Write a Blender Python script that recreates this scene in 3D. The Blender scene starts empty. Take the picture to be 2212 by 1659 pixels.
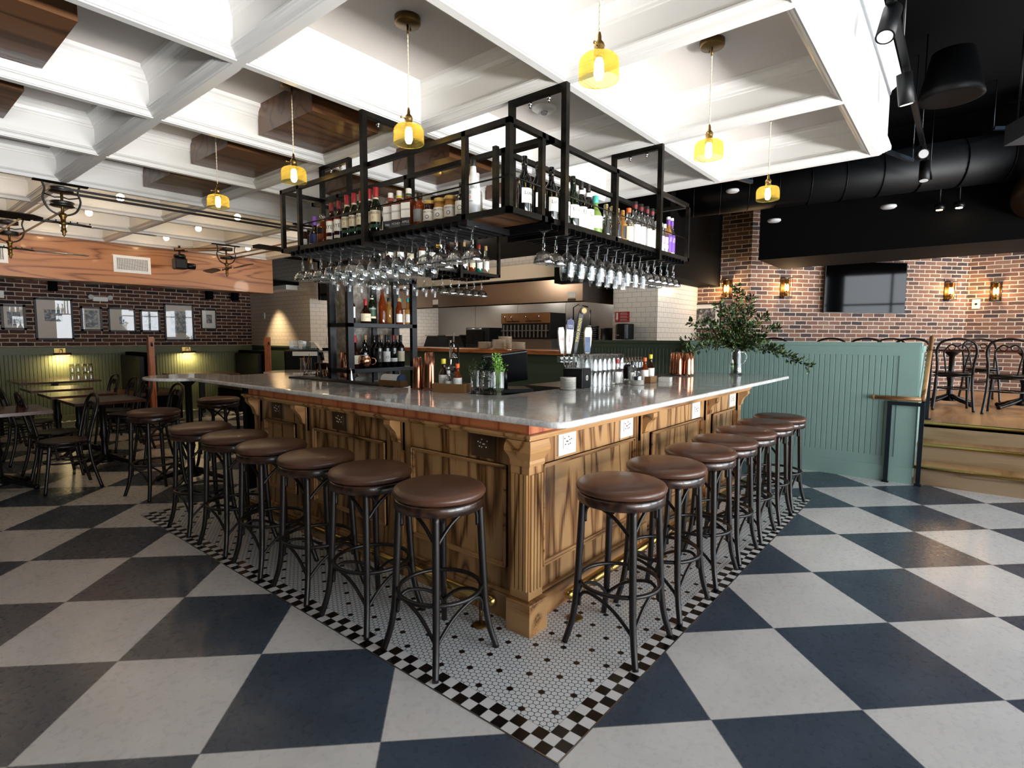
import bpy, math, random
from mathutils import Vector, Matrix
SC = bpy.context.scene
COL = SC.collection
R_ = math.radians
PI = math.pi
random.seed(7)

# ------------------------------------------------------------------ geometry helpers
_txt = {}
def text_data(body, font_sz=1.0):
    if body in _txt: return _txt[body]
    c = bpy.data.curves.new('t', 'FONT'); c.body = body; c.size = 1.0
    c.align_x = 'CENTER'; c.align_y = 'CENTER'; c.resolution_u = 2
    o = bpy.data.objects.new('t', c)
    m = o.to_mesh()
    d = ([tuple(v.co) for v in m.vertices], [tuple(p.vertices) for p in m.polygons])
    o.to_mesh_clear(); bpy.data.objects.remove(o); bpy.data.curves.remove(c)
    _txt[body] = d
    return d

class MB:
    def __init__(s): s.v = []; s.f = []; s.m = []; s.s = []; s.M = None
    def add(s, vs, fs, mi=0, sm=False):
        b = len(s.v)
        if s.M is not None: vs = [tuple(s.M @ Vector(v)) for v in vs]
        s.v += [tuple(v) for v in vs]
        for f in fs: s.f.append(tuple(i + b for i in f)); s.m.append(mi); s.s.append(sm)
        return s
    def box(s, a, b, mi=0):
        x0, y0, z0 = [min(p, q) for p, q in zip(a, b)]; x1, y1, z1 = [max(p, q) for p, q in zip(a, b)]
        vs = [(x0,y0,z0),(x1,y0,z0),(x1,y1,z0),(x0,y1,z0),(x0,y0,z1),(x1,y0,z1),(x1,y1,z1),(x0,y1,z1)]
        return s.add(vs, [(0,3,2,1),(4,5,6,7),(0,1,5,4),(1,2,6,5),(2,3,7,6),(3,0,4,7)], mi)
    def cbox(s, c, d, mi=0):
        return s.box([p - q / 2 for p, q in zip(c, d)], [p + q / 2 for p, q in zip(c, d)], mi)
    def bar(s, p, q, w, h=None, mi=0, up=(0,0,1)):
        """square bar from p to q"""
        h = h or w; p = Vector(p); q = Vector(q); d = (q - p).normalized(); u = Vector(up)
        if abs(d.dot(u)) > .99: u = Vector((1,0,0))
        a = d.cross(u).normalized() * w / 2; b = a.normalized().cross(d).normalized() * h / 2
        vs = [p-a-b, p+a-b, p+a+b, p-a+b, q-a-b, q+a-b, q+a+b, q-a+b]
        return s.add(vs, [(0,1,2,3),(7,6,5,4),(0,4,5,1),(1,5,6,2),(2,6,7,3),(3,7,4,0)], mi)
    def lathe(s, prof, c=(0,0,0), n=16, mi=0, sm=True, rib=0, axis=None):
        vs = []; fs = []
        A = None
        if axis is not None: A = Vector((0,0,1)).rotation_difference(Vector(axis).normalized()).to_matrix()
        for i, (r, z) in enumerate(prof):
            for k in range(n):
                t = 2 * PI * k / n; rr = r * (1 + (rib if k % 2 else 0))
                v = Vector((rr * math.cos(t), rr * math.sin(t), z))
                if A: v = A @ v
                vs.append((v.x + c[0], v.y + c[1], v.z + c[2]))
        for i in range(len(prof) - 1):
            for k in range(n):
                k2 = (k + 1) % n
                fs.append((i*n+k, i*n+k2, (i+1)*n+k2, (i+1)*n+k))
        s.add(vs, fs, mi, sm)
        b = len(s.v) - len(vs)
        if prof[0][0] > 1e-6: s.f.append(tuple(b + k for k in range(n))[::-1]); s.m.append(mi); s.s.append(False)
        if prof[-1][0] > 1e-6: s.f.append(tuple(b + (len(prof)-1)*n + k for k in range(n))); s.m.append(mi); s.s.append(False)
        return s
    def olathe(s, prof, c=(0,0,0), n=16, mi=0, sm=True, rib=0):
        """open lathe, no caps"""
        vs = []; fs = []
        for i, (r, z) in enumerate(prof):
            for k in range(n):
                t = 2 * PI * k / n; rr = r * (1 + (rib if k % 2 else 0))
                vs.append((rr * math.cos(t) + c[0], rr * math.sin(t) + c[1], z + c[2]))
        for i in range(len(prof) - 1):
            for k in range(n):
                k2 = (k + 1) % n
                fs.append((i*n+k, i*n+k2, (i+1)*n+k2, (i+1)*n+k))
        return s.add(vs, fs, mi, sm)
    def cyl(s, p, q, r, n=12, mi=0, r2=None, sm=True):
        p = Vector(p); q = Vector(q)
        return s.lathe([(r, 0), (r if r2 is None else r2, (q - p).length)], p, n, mi, sm, axis=(q - p))
    def tube(s, pts, r, n=8, mi=0, closed=False, flat=1.0):
        pts = [Vector(p) for p in pts]; N = len(pts)
        rs = r if isinstance(r, (list, tuple)) else [r] * N
        vs = []; fs = []; prev = None
        for i, p in enumerate(pts):
            if closed: t = (pts[(i+1) % N] - pts[i-1]).normalized()
            else: t = (pts[min(i+1, N-1)] - pts[max(i-1, 0)]).normalized()
            if prev is None:
                u = Vector((0,0,1)) if abs(t.z) < .9 else Vector((1,0,0))
                a = t.cross(u).normalized()
            else:
                a = (prev - t * prev.dot(t))
                a = a.normalized() if a.length > 1e-6 else t.orthogonal().normalized()
            prev = a; b = t.cross(a)
            for k in range(n):
                th = 2 * PI * k / n
                v = p + (a * math.cos(th) + b * math.sin(th) * flat) * rs[i]
                vs.append(tuple(v))
        for i in range(N if closed else N - 1):
            j = (i + 1) % N
            for k in range(n):
                k2 = (k + 1) % n
                fs.append((i*n+k, i*n+k2, j*n+k2, j*n+k))
        if not closed:
            fs.append(tuple(range(n))[::-1]); fs.append(tuple((N-1)*n + k for k in range(n)))
        return s.add(vs, fs, mi, True)
    def prism(s, poly, h0, h1, ax='z', mi=0):
        """extrude a 2D polygon; ax z: (x,y)->z ; x: (y,z)->x ; y: (x,z)->y"""
        def P(a, b, h): return (a, b, h) if ax == 'z' else ((h, a, b) if ax == 'x' else (a, h, b))
        n = len(poly)
        vs = [P(a, b, h0) for a, b in poly] + [P(a, b, h1) for a, b in poly]
        fs = [tuple(range(n))[::-1], tuple(range(n, 2*n))] + [(i, (i+1) % n, n + (i+1) % n, n + i) for i in range(n)]
        return s.add(vs, fs, mi)
    def text(s, body, size, fn, mi=1, sx=1.0):
        """fn maps (u,v) in metres to 3D"""
        vs, fs = text_data(body)
        return s.add([fn(a * size * sx, b * size) for a, b, _ in vs], fs, mi)
    def ball(s, c, r, n=12, mi=0, sz=1.0):
        m = max(4, n // 2)
        return s.lathe([(max(1e-7, r * math.sin(PI * i / m)), -r * sz * math.cos(PI * i / m)) for i in range(m + 1)], c, n, mi)
    def build(s, name, mats, parent=None, bevel=0):
        me = bpy.data.meshes.new(name); me.from_pydata(s.v, [], s.f)
        mats = mats if isinstance(mats, (list, tuple)) else [mats]
        for m in mats: me.materials.append(m)
        me.polygons.foreach_set('material_index', s.m)
        me.polygons.foreach_set('use_smooth', s.s)
        me.update()
        o = bpy.data.objects.new(name, me); COL.objects.link(o)
        if parent is not None:
            r = parent
            while r.parent: r = r.parent
            if not s_local(r): me.transform(ROOTM[r.name].inverted())
            o.parent = parent
        if bevel:
            md = o.modifiers.new('b', 'BEVEL'); md.width = bevel; md.segments = 2; md.limit_method = 'ANGLE'; md.angle_limit = R_(40)
        return o
ROOTM = {}
def s_local(r): return r.name not in ROOTM
def props(o, label, cat, group=None, kind=None):
    if label: o['label'] = label
    if cat: o['category'] = cat
    if group: o['group'] = group
    if kind: o['kind'] = kind
    return o
def thing(name, label, cat, loc=(0,0,0), rz=0, group=None, world=False):
    """Empty at the base. world=True: parts are authored in world coordinates"""
    o = bpy.data.objects.new(name, None); COL.objects.link(o); o.empty_display_size = .1
    o.location = loc; o.rotation_euler = (0, 0, rz)
    if world: ROOTM[o.name] = Matrix.Translation(loc) @ Matrix.Rotation(rz, 4, 'Z')
    return props(o, label, cat, group)
def struct(name, mb, mats, parent=None, bevel=0):
    o = mb.build(name, mats, parent, bevel)
    if parent is None: o['kind'] = 'structure'
    return o
def dup(root, loc, rz=0, label=None, group=None, scale=None):
    kids = {}
    r = root.copy(); COL.objects.link(r); r.location = loc; r.rotation_euler = (0, 0, rz)
    if scale: r.scale = scale if isinstance(scale, tuple) else (scale,) * 3
    if label: r['label'] = label
    if group: r['group'] = group
    for ch in list(root.children):
        c = ch.copy(); COL.objects.link(c); c.parent = r
        for g in list(ch.children):
            d = g.copy(); COL.objects.link(d); d.parent = c
    return r
def arcpts(c, r, a0, a1, n, plane='xz'):
    out = []
    for i in range(n + 1):
        t = R_(a0 + (a1 - a0) * i / n); u = r * math.cos(t); v = r * math.sin(t)
        out.append((c[0] + u, c[1], c[2] + v) if plane == 'xz' else ((c[0], c[1] + u, c[2] + v) if plane == 'yz' else (c[0] + u, c[1] + v, c[2])))
    return out
def spline(pts, n=6):
    P = [Vector(p) for p in pts]; out = []
    for i in range(len(P) - 1):
        p0 = P[max(i-1, 0)]; p1 = P[i]; p2 = P[i+1]; p3 = P[min(i+2, len(P)-1)]
        for k in range(n):
            t = k / n
            out.append(.5 * ((2*p1) + (-p0+p2)*t + (2*p0-5*p1+4*p2-p3)*t*t + (-p0+3*p1-3*p2+p3)*t*t*t))
    out.append(P[-1]); return out
ORD = ['first','second','third','fourth','fifth','sixth','seventh','eighth','ninth','tenth','eleventh','twelfth','thirteenth','fourteenth','fifteenth','sixteenth','seventeenth','eighteenth','nineteenth','twentieth']

# ------------------------------------------------------------------ materials
def lin(h):
    if isinstance(h, str):
        c = [int(h[i:i+2], 16) / 255 for i in (0, 2, 4)]
        return tuple(((x + .055) / 1.055) ** 2.4 if x > .04045 else x / 12.92 for x in c) + (1,)
    return tuple(h) + (1,) if len(h) == 3 else tuple(h)
class NT:
    def __init__(s, name):
        s.mat = bpy.data.materials.new(name); s.mat.use_nodes = True; s.t = s.mat.node_tree
        s.t.nodes.clear(); s.out = s.n('ShaderNodeOutputMaterial')
    def n(s, typ, **kw):
        nd = s.t.nodes.new(typ)
        for k, v in kw.items(): setattr(nd, k, v)
        return nd
    def l(s, a, b): s.t.links.new(a, b)
    def inp(s, sock, v):
        if hasattr(v, 'is_output'): s.l(v, sock)
        else: sock.default_value = v
    def math(s, op, a, b=None, c=None):
        nd = s.n('ShaderNodeMath', operation=op); s.inp(nd.inputs[0], a)
        if b is not None: s.inp(nd.inputs[1], b)
        if c is not None: s.inp(nd.inputs[2], c)
        return nd.outputs[0]
    def mix(s, f, a, b, typ='MIX'):
        nd = s.n('ShaderNodeMix', data_type='RGBA', blend_type=typ); s.inp(nd.inputs[0], f); s.inp(nd.inputs[6], a); s.inp(nd.inputs[7], b); return nd.outputs[2]
    def pos(s, obj=False):
        if obj: return s.n('ShaderNodeTexCoord').outputs['Object']
        return s.n('ShaderNodeNewGeometry').outputs['Position']
    def sep(s, v):
        nd = s.n('ShaderNodeSeparateXYZ'); s.l(v, nd.inputs[0]); return nd.outputs
    def comb(s, x, y, z):
        nd = s.n('ShaderNodeCombineXYZ')
        for i, q in enumerate((x, y, z)): s.inp(nd.inputs[i], q)
        return nd.outputs[0]
    def noise(s, v, scale, detail=3, rough=.5, dist=0):
        nd = s.n('ShaderNodeTexNoise'); s.l(v, nd.inputs['Vector']); nd.inputs['Scale'].default_value = scale
        nd.inputs['Detail'].default_value = detail; nd.inputs['Roughness'].default_value = rough; nd.inputs['Distortion'].default_value = dist
        return nd.outputs[0]
    def mapv(s, v, scale=(1,1,1), loc=(0,0,0), rot=(0,0,0)):
        nd = s.n('ShaderNodeMapping'); s.l(v, nd.inputs[0]); nd.inputs['Scale'].default_value = scale
        nd.inputs['Location'].default_value = loc; nd.inputs['Rotation'].default_value = rot; return nd.outputs[0]
    def ramp(s, f, stops, interp='LINEAR'):
        nd = s.n('ShaderNodeValToRGB'); s.l(f, nd.inputs[0]); cr = nd.color_ramp; cr.interpolation = interp
        while len(cr.elements) < len(stops): cr.elements.new(.5)
        for e, (p, c) in zip(cr.elements, stops): e.position = p; e.color = lin(c) if not isinstance(c, float) else (c, c, c, 1)
        return nd.outputs[0]
    def bump(s, h, dist=.002, strength=1.0):
        nd = s.n('ShaderNodeBump'); s.l(h, nd.inputs['Height']); nd.inputs['Distance'].default_value = dist; nd.inputs['Strength'].default_value = strength
        return nd.outputs[0]
    def pbr(s, color, rough=.5, metal=0, normal=None, spec=.5, coat=0, emit=None, es=0, trans=0, coatr=.05):
        b = s.n('ShaderNodeBsdfPrincipled'); s.inp(b.inputs['Base Color'], color); s.inp(b.inputs['Roughness'], rough)
        s.inp(b.inputs['Metallic'], metal); b.inputs['Specular IOR Level'].default_value = spec; b.inputs['Coat Weight'].default_value = coat
        b.inputs['Coat Roughness'].default_value = coatr
        b.inputs['Transmission Weight'].default_value = trans
        if normal is not None: s.l(normal, b.inputs['Normal'])
        if emit is not None: b.inputs['Emission Color'].default_value = lin(emit); b.inputs['Emission Strength'].default_value = es
        s.l(b.outputs[0], s.out.inputs[0]); return s.mat
def simple(name, col, rough=.5, metal=0, var=.12, scale=30, **kw):
    t = NT(name); c = lin(col)
    n = t.noise(t.pos(True), scale, 3)
    lo = tuple(x * (1 - var) for x in c[:3]) + (1,); hi = tuple(min(1, x * (1 + var)) for x in c[:3]) + (1,)
    cc = t.mix(n, lo, hi)
    return t.pbr(cc, rough, metal, **kw)
def emis(name, col, st):
    t = NT(name); e = t.n('ShaderNodeEmission'); e.inputs[0].default_value = lin(col); e.inputs[1].default_value = st
    t.l(e.outputs[0], t.out.inputs[0]); return t.mat
def thin_glass(name, col='FFFFFF', lo=.05, hi=.85, rough=.02, p=3.0, bump=0, gcol='FFFFFF'):
    t = NT(name); lw = t.n('ShaderNodeLayerWeight'); lw.inputs[0].default_value = .5
    f = t.math('POWER', lw.outputs['Facing'], p); f = t.math('MULTIPLY_ADD', f, hi - lo, lo)
    tr = t.n('ShaderNodeBsdfTransparent'); tr.inputs[0].default_value = lin(col)
    gl = t.n('ShaderNodeBsdfGlossy'); gl.inputs[0].default_value = lin(gcol); gl.inputs['Roughness'].default_value = rough
    if bump:
        w = t.noise(t.pos(True), bump, 1); bn = t.bump(w, .004, 1); t.l(bn, gl.inputs['Normal'])
    mx = t.n('ShaderNodeMixShader'); t.l(f, mx.inputs[0]); t.l(tr.outputs[0], mx.inputs[1]); t.l(gl.outputs[0], mx.inputs[2])
    t.l(mx.outputs[0], t.out.inputs[0]); return t.mat
def wood(name, axis, light, dark, mid=None, sc=1.0, rough=.35, coat=.15, obj=False, freq=9, contrast=1.0):
    """cathedral-grain wood: contour lines of a stretched noise. axis = grain direction 0/1/2"""
    t = NT(name); v = t.pos(obj)
    s3 = [4.2 * sc] * 3; s3[axis] = .55 * sc
    n1 = t.noise(t.mapv(v, tuple(s3), (3.1, 1.7, 5.3)), 1.0, 2, .45, .15)
    r = t.math('PINGPONG', t.math('MULTIPLY', n1, freq), 1.0)
    s4 = [90 * sc] * 3; s4[axis] = 2.5 * sc
    n2 = t.noise(t.mapv(v, tuple(s4)), 1.0, 3, .6)
    mid = mid or light
    f = t.math('ADD', t.math('MULTIPLY', r, .62), t.math('MULTIPLY', t.math('SUBTRACT', n2, .1), .55))
    c = t.ramp(f, [(.2, dark), (.36, mid), (.55, light), (1.0, light)])
    n3 = t.noise(v, 1.3 * sc, 1)
    c = t.mix(t.math('MULTIPLY', n3, .25 * contrast), c, lin(dark))
    bn = t.bump(n2, .0008, .5)
    return t.pbr(c, rough, 0, bn, coat=coat)
def brick(name, ang, dark=False):
    t = NT(name); p = t.sep(t.pos())
    u = t.math('ADD', t.math('MULTIPLY', p[0], math.cos(ang)), t.math('MULTIPLY', p[1], math.sin(ang)))
    uz = t.comb(u, p[2], 0.0)
    wob = t.n('ShaderNodeTexNoise'); t.l(uz, wob.inputs['Vector']); wob.inputs['Scale'].default_value = 14; wob.inputs['Detail'].default_value = 2
    wv = t.n('ShaderNodeVectorMath', operation='MULTIPLY_ADD'); t.l(wob.outputs['Color'], wv.inputs[0]); wv.inputs[1].default_value = (.018, .014, 0); t.l(uz, wv.inputs[2])
    b = t.n('ShaderNodeTexBrick'); t.l(wv.outputs[0], b.inputs['Vector'])
    b.inputs['Scale'].default_value = 1; b.inputs['Mortar Size'].default_value = .0088; b.inputs['Mortar Smooth'].default_value = .35
    b.inputs['Brick Width'].default_value = .206; b.inputs['Row Height'].default_value = .068; b.inputs['Bias'].default_value = -.1
    b.inputs['Color1'].default_value = (0, 0, 0, 1); b.inputs['Color2'].default_value = (1, 1, 1, 1); b.inputs['Mortar'].default_value = (.5, .5, .5, 1)
    bw = t.n('ShaderNodeRGBToBW'); t.l(b.outputs['Color'], bw.inputs[0])
    n = t.noise(uz, 60, 3)
    f = t.math('ADD', bw.outputs[0], t.math('MULTIPLY_ADD', n, .3, -.15))
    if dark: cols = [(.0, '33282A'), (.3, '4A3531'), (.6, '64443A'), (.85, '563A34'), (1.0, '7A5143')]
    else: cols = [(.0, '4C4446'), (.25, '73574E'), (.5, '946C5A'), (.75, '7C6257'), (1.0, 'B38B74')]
    c = t.ramp(f, cols)
    c = t.mix(b.outputs['Fac'], c, lin('DACBBA' if not dark else 'C2AE9A'))
    h = t.math('SUBTRACT', t.math('MULTIPLY', n, .3), b.outputs['Fac'])
    return t.pbr(c, .85, 0, t.bump(h, .006, 1), spec=.25)
def subway(name, ang, col='E6DDD0', off=0.0):
    t = NT(name); p = t.sep(t.pos())
    u = t.math('ADD', t.math('MULTIPLY', p[0], math.cos(ang)), t.math('MULTIPLY', p[1], math.sin(ang)))
    b = t.n('ShaderNodeTexBrick'); t.l(t.comb(u, t.math('ADD', p[2], off), 0.0), b.inputs['Vector'])
    b.inputs['Scale'].default_value = 1; b.inputs['Mortar Size'].default_value = .0016; b.inputs['Mortar Smooth'].default_value = .1
    b.inputs['Brick Width'].default_value = .154; b.inputs['Row Height'].default_value = .0775
    b.inputs['Color1'].default_value = lin(col); b.inputs['Color2'].default_value = lin(col); b.inputs['Mortar'].default_value = lin('6E6459')
    h = t.math('SUBTRACT', 1.0, b.outputs['Fac'])
    return t.pbr(b.outputs['Color'], .18, 0, t.bump(h, .002, .6))

M = {}
# checker floor
def floor_mat():
    t = NT('checker_floor'); p = t.sep(t.pos()); q = 1 / math.sqrt(2)
    u = t.math('MULTIPLY', t.math('ADD', p[0], p[1]), q); v = t.math('MULTIPLY', t.math('SUBTRACT', p[0], p[1]), q)
    u = t.math('DIVIDE', t.math('SUBTRACT', u, 3.159 - .6185 * 20), .6185); v = t.math('DIVIDE', t.math('SUBTRACT', v, 2.222 - .6265 * 20), .6265)
    par = t.math('MODULO', t.math('ADD', t.math('FLOOR', u), t.math('FLOOR', v)), 2.0)
    fu = t.math('FRACT', u); fv = t.math('FRACT', v)
    du = t.math('MINIMUM', fu, t.math('SUBTRACT', 1.0, fu)); dv = t.math('MINIMUM', fv, t.math('SUBTRACT', 1.0, fv))
    g = t.math('LESS_THAN', t.math('MINIMUM', du, dv), .0032)
    n = t.noise(t.pos(), 3, 3, .5); n2 = t.noise(t.pos(), 30, 2)
    nn = t.math('ADD', t.math('MULTIPLY', n, .88), t.math('MULTIPLY', n2, .12))
    wh = t.ramp(nn, [(.3, 'CAC7C5'), (.7, 'DAD7D5')]); bl = t.ramp(nn, [(.3, '38424F'), (.7, '475260')])
    c = t.mix(par, wh, bl); c = t.mix(g, c, lin('8C8B8B'))
    r = t.math('MULTIPLY_ADD', n2, .08, .24)
    return t.pbr(c, r, 0, t.bump(t.math('MULTIPLY', g, -1.0), .0006, .4), spec=.45)
def mosaic_mat(x0, y0, x1, y1):
    t = NT('mosaic_floor'); P = t.pos(); p = t.sep(P); s = .0527
    i = t.math('DIVIDE', t.math('SUBTRACT', p[0], x0), (x1 - x0) / round((x1 - x0) / s)); j = t.math('DIVIDE', t.math('SUBTRACT', p[1], y0), (y1 - y0) / round((y1 - y0) / s))
    par = t.math('MODULO', t.math('ADD', t.math('FLOOR', i), t.math('FLOOR', j)), 2.0)
    fi = t.math('FRACT', i); fj = t.math('FRACT', j)
    d = t.math('MINIMUM', t.math('MINIMUM', fi, t.math('SUBTRACT', 1.0, fi)), t.math('MINIMUM', fj, t.math('SUBTRACT', 1.0, fj)))
    g1 = t.math('LESS_THAN', d, .022)
    bc = t.mix(par, lin('DAD8D8'), lin('0B0B0D')); bc = t.mix(g1, bc, lin('6E7072'))
    # hex field
    def hexd(k):
        S = (k, k * math.sqrt(3), 1)
        out = []
        for off in ((0, 0, 0), (k / 2, k * math.sqrt(3) / 2, 0)):
            a = t.n('ShaderNodeVectorMath', operation='ADD'); t.l(P, a.inputs[0]); a.inputs[1].default_value = (-1.626 + 40 * k + off[0] + k / 2, -1.276 + 40 * k * math.sqrt(3) + off[1] + k * math.sqrt(3) / 2, 0)
            xs = t.sep(a.outputs[0])
            dx = t.math('SUBTRACT', t.math('MODULO', xs[0], S[0]), S[0] / 2); dy = t.math('SUBTRACT', t.math('MODULO', xs[1], S[1]), S[1] / 2)
            out.append((t.math('ABSOLUTE', dx), t.math('ABSOLUTE', dy)))
        rs = []
        for dx, dy in out:
            hx = t.math('MAXIMUM', dx, t.math('ADD', t.math('MULTIPLY', dx, .5), t.math('MULTIPLY', dy, .866)))
            rr = t.math('SQRT', t.math('ADD', t.math('MULTIPLY', dx, dx), t.math('MULTIPLY', dy, dy)))
            rs.append(t.math('ADD', t.math('MULTIPLY', hx, .45), t.math('MULTIPLY', rr, .55)))
        return t.math('MINIMUM', rs[0], rs[1])
    k = .0267
    h = hexd(k); dots = t.math('LESS_THAN', hexd(k * 5), k * .5)
    tile = t.math('LESS_THAN', h, k * .455)
    hc = t.mix(dots, lin('D3D6D8'), lin('1C1214')); hc = t.mix(tile, lin('4E5356'), hc)
    ins = t.math('MULTIPLY', t.math('MULTIPLY', t.math('GREATER_THAN', p[0], x0 + .1055), t.math('LESS_THAN', p[0], x1 - .1055)),
                 t.math('MULTIPLY', t.math('GREATER_THAN', p[1], y0 + .1055), t.math('LESS_THAN', p[1], y1 - .1055)))
    c = t.mix(ins, bc, hc)
    return t.pbr(c, .22, 0, spec=.5)
M['floor'] = floor_mat()
def marble():
    t = NT('marble'); P = t.pos()
    n = t.noise(P, 2.2, 8, .62, 1.2); n2 = t.noise(t.mapv(P, (1.0, 2.2, 1), rot=(0, 0, .6)), 5, 6, .6, 2.0)
    v = t.math('ABSOLUTE', t.math('SUBTRACT', n2, .5)); v = t.ramp(v, [(0, .0), (.05, 1.0)])
    c = t.ramp(n, [(.3, 'C8C5C2'), (.5, 'DEDCDA'), (.68, 'EEEDEC')])
    sp = t.n('ShaderNodeRGBToBW'); t.l(v, sp.inputs[0])
    c = t.mix(t.math('MULTIPLY_ADD', sp.outputs[0], -.35, .35), c, lin('8B8781'))
    return t.pbr(c, .1, 0, spec=.5, coat=.3)
M['marble'] = marble()
M['oakz'] = wood('oak_vertical', 2, 'BE9260', '4E2E16', '94673A', freq=15)
M['oakx'] = wood('oak_along_x', 0, 'BC8E5C', '5A381C', 'A07342', freq=10)
M['oaky'] = wood('oak_along_y', 1, 'BC8E5C', '5A381C', 'A07342', freq=10)
M['redoak'] = wood('red_oak_soffit', 0, 'B87C4A', '6E381A', 'A96A3A', sc=.62, freq=20)
M['redoakz'] = wood('red_oak_fascia', 2, 'CE8152', '93472A', 'C07048', sc=1.2, freq=8)
M['box_oak'] = wood('brown_oak_box', 0, '6E4A2E', '381F10', '5C3C24', sc=.8, freq=14)
M['plat'] = wood('platform_boards', 0, 'C79A69', '93693F', 'B98A58', sc=.9, freq=5)
M['riser'] = wood('riser_oak', 1, '9C8366', '5F4A35', '8C7355', sc=1.0, freq=9)
M['table'] = wood('dark_cherry_top', 0, '553022', '2E170F', '45241A', sc=1.0, freq=6, rough=.22, coat=.4)
M['butcher'] = wood('butcher_block', 1, 'B5723F', '7A4522', 'A5643A', sc=1.5)
M['bent'] = simple('bentwood_dark', '100907', .4, coat=.05, var=.25)
M['bentrim'] = wood('stool_rim_wood', 0, '3E2517', '170C07', '2B1910', sc=2.5, obj=True, rough=.28, coat=.35)
M['leather'] = simple('leather_seat', '543729', .36, var=.06, scale=120, coat=.1, spec=.45)
M['white'] = simple('ceiling_white_gloss', 'E4E3E1', .3, var=.015, scale=4, spec=.45)
M['plaster'] = simple('ceiling_plaster', 'CFC9C4', .8, var=.04, scale=60)
M['black'] = simple('black_paint', '030303', .8, var=.2, scale=6, spec=.1)
M['duct'] = simple('black_duct', '08090B', .5, var=.2, scale=6, spec=.25)
M['blackm'] = simple('black_metal', '0E0F11', .35, .4, var=.2)
M['steel'] = None
def steel_blk():
    t = NT('raw_black_steel'); n = t.noise(t.mapv(t.pos(), (3, 3, 9)), 1.5, 4)
    c = t.ramp(n, [(.3, '131210'), (.55, '24211D'), (.8, '3C362B')])
    return t.pbr(c, .34, .85)
M['steel'] = steel_blk()
M['ssteel'] = simple('stainless', '9C9A97', .28, .95, var=.06, scale=3)
M['chrome'] = simple('chrome', 'D8D8D8', .08, 1, var=.02)
M['brass'] = simple('brass', 'B8975A', .25, 1, var=.1)
M['brassd'] = simple('aged_brass', '6D5630', .4, .9, var=.15)
M['copper'] = simple('copper', 'C98A6C', .2, 1, var=.06)
M['jigger'] = simple('bronze_jigger', '9A7658', .25, 1, var=.06)
def green():
    t = NT('sage_green_paint'); n = t.noise(t.pos(), 3, 2)
    return t.pbr(t.mix(n, lin('84A098'), lin('8DA8A0')), .38, 0, spec=.4)
M['green'] = green()
M['dgreen'] = simple('dark_green_paint', '3B4A3A', .5, var=.05, scale=4)
M['olive'] = simple('olive_green_boards', '5D6449', .5, var=.05, scale=4)
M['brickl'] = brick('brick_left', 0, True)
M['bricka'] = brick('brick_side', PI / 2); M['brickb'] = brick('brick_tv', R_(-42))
M['tilex'] = subway('subway_x', 0); M['tiley'] = subway('subway_y', PI / 2)
M['glass'] = thin_glass('clear_glass', 'F4F6F6', .07, .95, .015, 2.2)
M['glassr'] = thin_glass('cut_glass', 'ECEDEC', .16, .95, .06, 1.6)
M['glassy'] = thin_glass('yellow_glass', 'D9C936', .10, .8, .1, 2.0, gcol='E8DC7A')
M['glassp'] = thin_glass('picture_glass', 'FFFFFF', .05, .9, .01, 4)
M['bulb'] = emis('bulb_glow', 'FFDE9E', 60)
M['bulbs'] = emis('spot_glow', 'FFD9A0', 60)
M['sconce'] = emis('sconce_filament', 'FFC878', 55)
M['warmdim'] = emis('dim_lamp_glow', 'FFD58A', 9)
M['amberglass'] = thin_glass('amber_mesh_glass', 'D8B070', .1, .8, .12, 2.0, gcol='E6C080')
def bottleglass(name, col, rough=.06, tr=.35, tcol=None):
    t = NT(name); b = t.n('ShaderNodeBsdfPrincipled'); b.inputs['Base Color'].default_value = lin(col); b.inputs['Roughness'].default_value = rough
    b.inputs['Coat Weight'].default_value = .5
    tp = t.n('ShaderNodeBsdfTransparent'); tp.inputs[0].default_value = lin(tcol or col)
    mx = t.n('ShaderNodeMixShader'); mx.inputs[0].default_value = tr; t.l(b.outputs[0], mx.inputs[1]); t.l(tp.outputs[0], mx.inputs[2]); t.l(mx.outputs[0], t.out.inputs[0]); return t.mat
M['bgreen'] = bottleglass('bottle_green', '0F1A0C', tr=.25, tcol='7A8C20'); M['bblack'] = bottleglass('bottle_black', '0A0B08', tr=.05)
M['bamber'] = bottleglass('bottle_amber', '7A3A14', tr=.5, tcol='E08A40'); M['bdark'] = bottleglass('bottle_dark_red', '2A0E08', tr=.25, tcol='A03818')
M['bclear'] = thin_glass('bottle_clear', 'E6E4DC', .18, .9, .05, 1.6); M['bgold'] = bottleglass('bottle_gold', 'B98A4A', tr=.6, tcol='F0D090')
M['bmint'] = bottleglass('bottle_mint', '8DAA50', tr=.35, tcol='C8E070'); M['bwhite'] = simple('bottle_white', 'DADADA', .25, var=.03)
M['bteal'] = bottleglass('bottle_teal', '1E7060', tr=.4, tcol='50C0A0')
for k, c in dict(lab='E9E6DE', cream='E0D3B4', red='A01F26', dred='6E161E', navy='1C2A5A', purple='6B3FA0', lilac='B49AD0', dgrn='1F4A30', gold='B99A50', ink='14120F', orange='D9602A',
                 yellow='D3C23A', pink='D58A7A', grey='7E7E80', lgrey='BEBEBE', teal='3FA89A', kraft='6E4A28', kraftl='8A6238', blue='2E4C74', cork='B89468', white2='F0F0EE').items():
    M[k] = simple('paint_' + k, c, .5, var=.05)
M['leaf'] = simple('leaf_green', '3B5A2A', .45, var=.35, scale=20); M['leafd'] = simple('leaf_dark', '26381F', .45, var=.35, scale=20); M['leafl'] = simple('leaf_light', '79A84A', .45, var=.25, scale=20)
M['stem'] = simple('stem_brown', '3A2C1C', .7)
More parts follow.
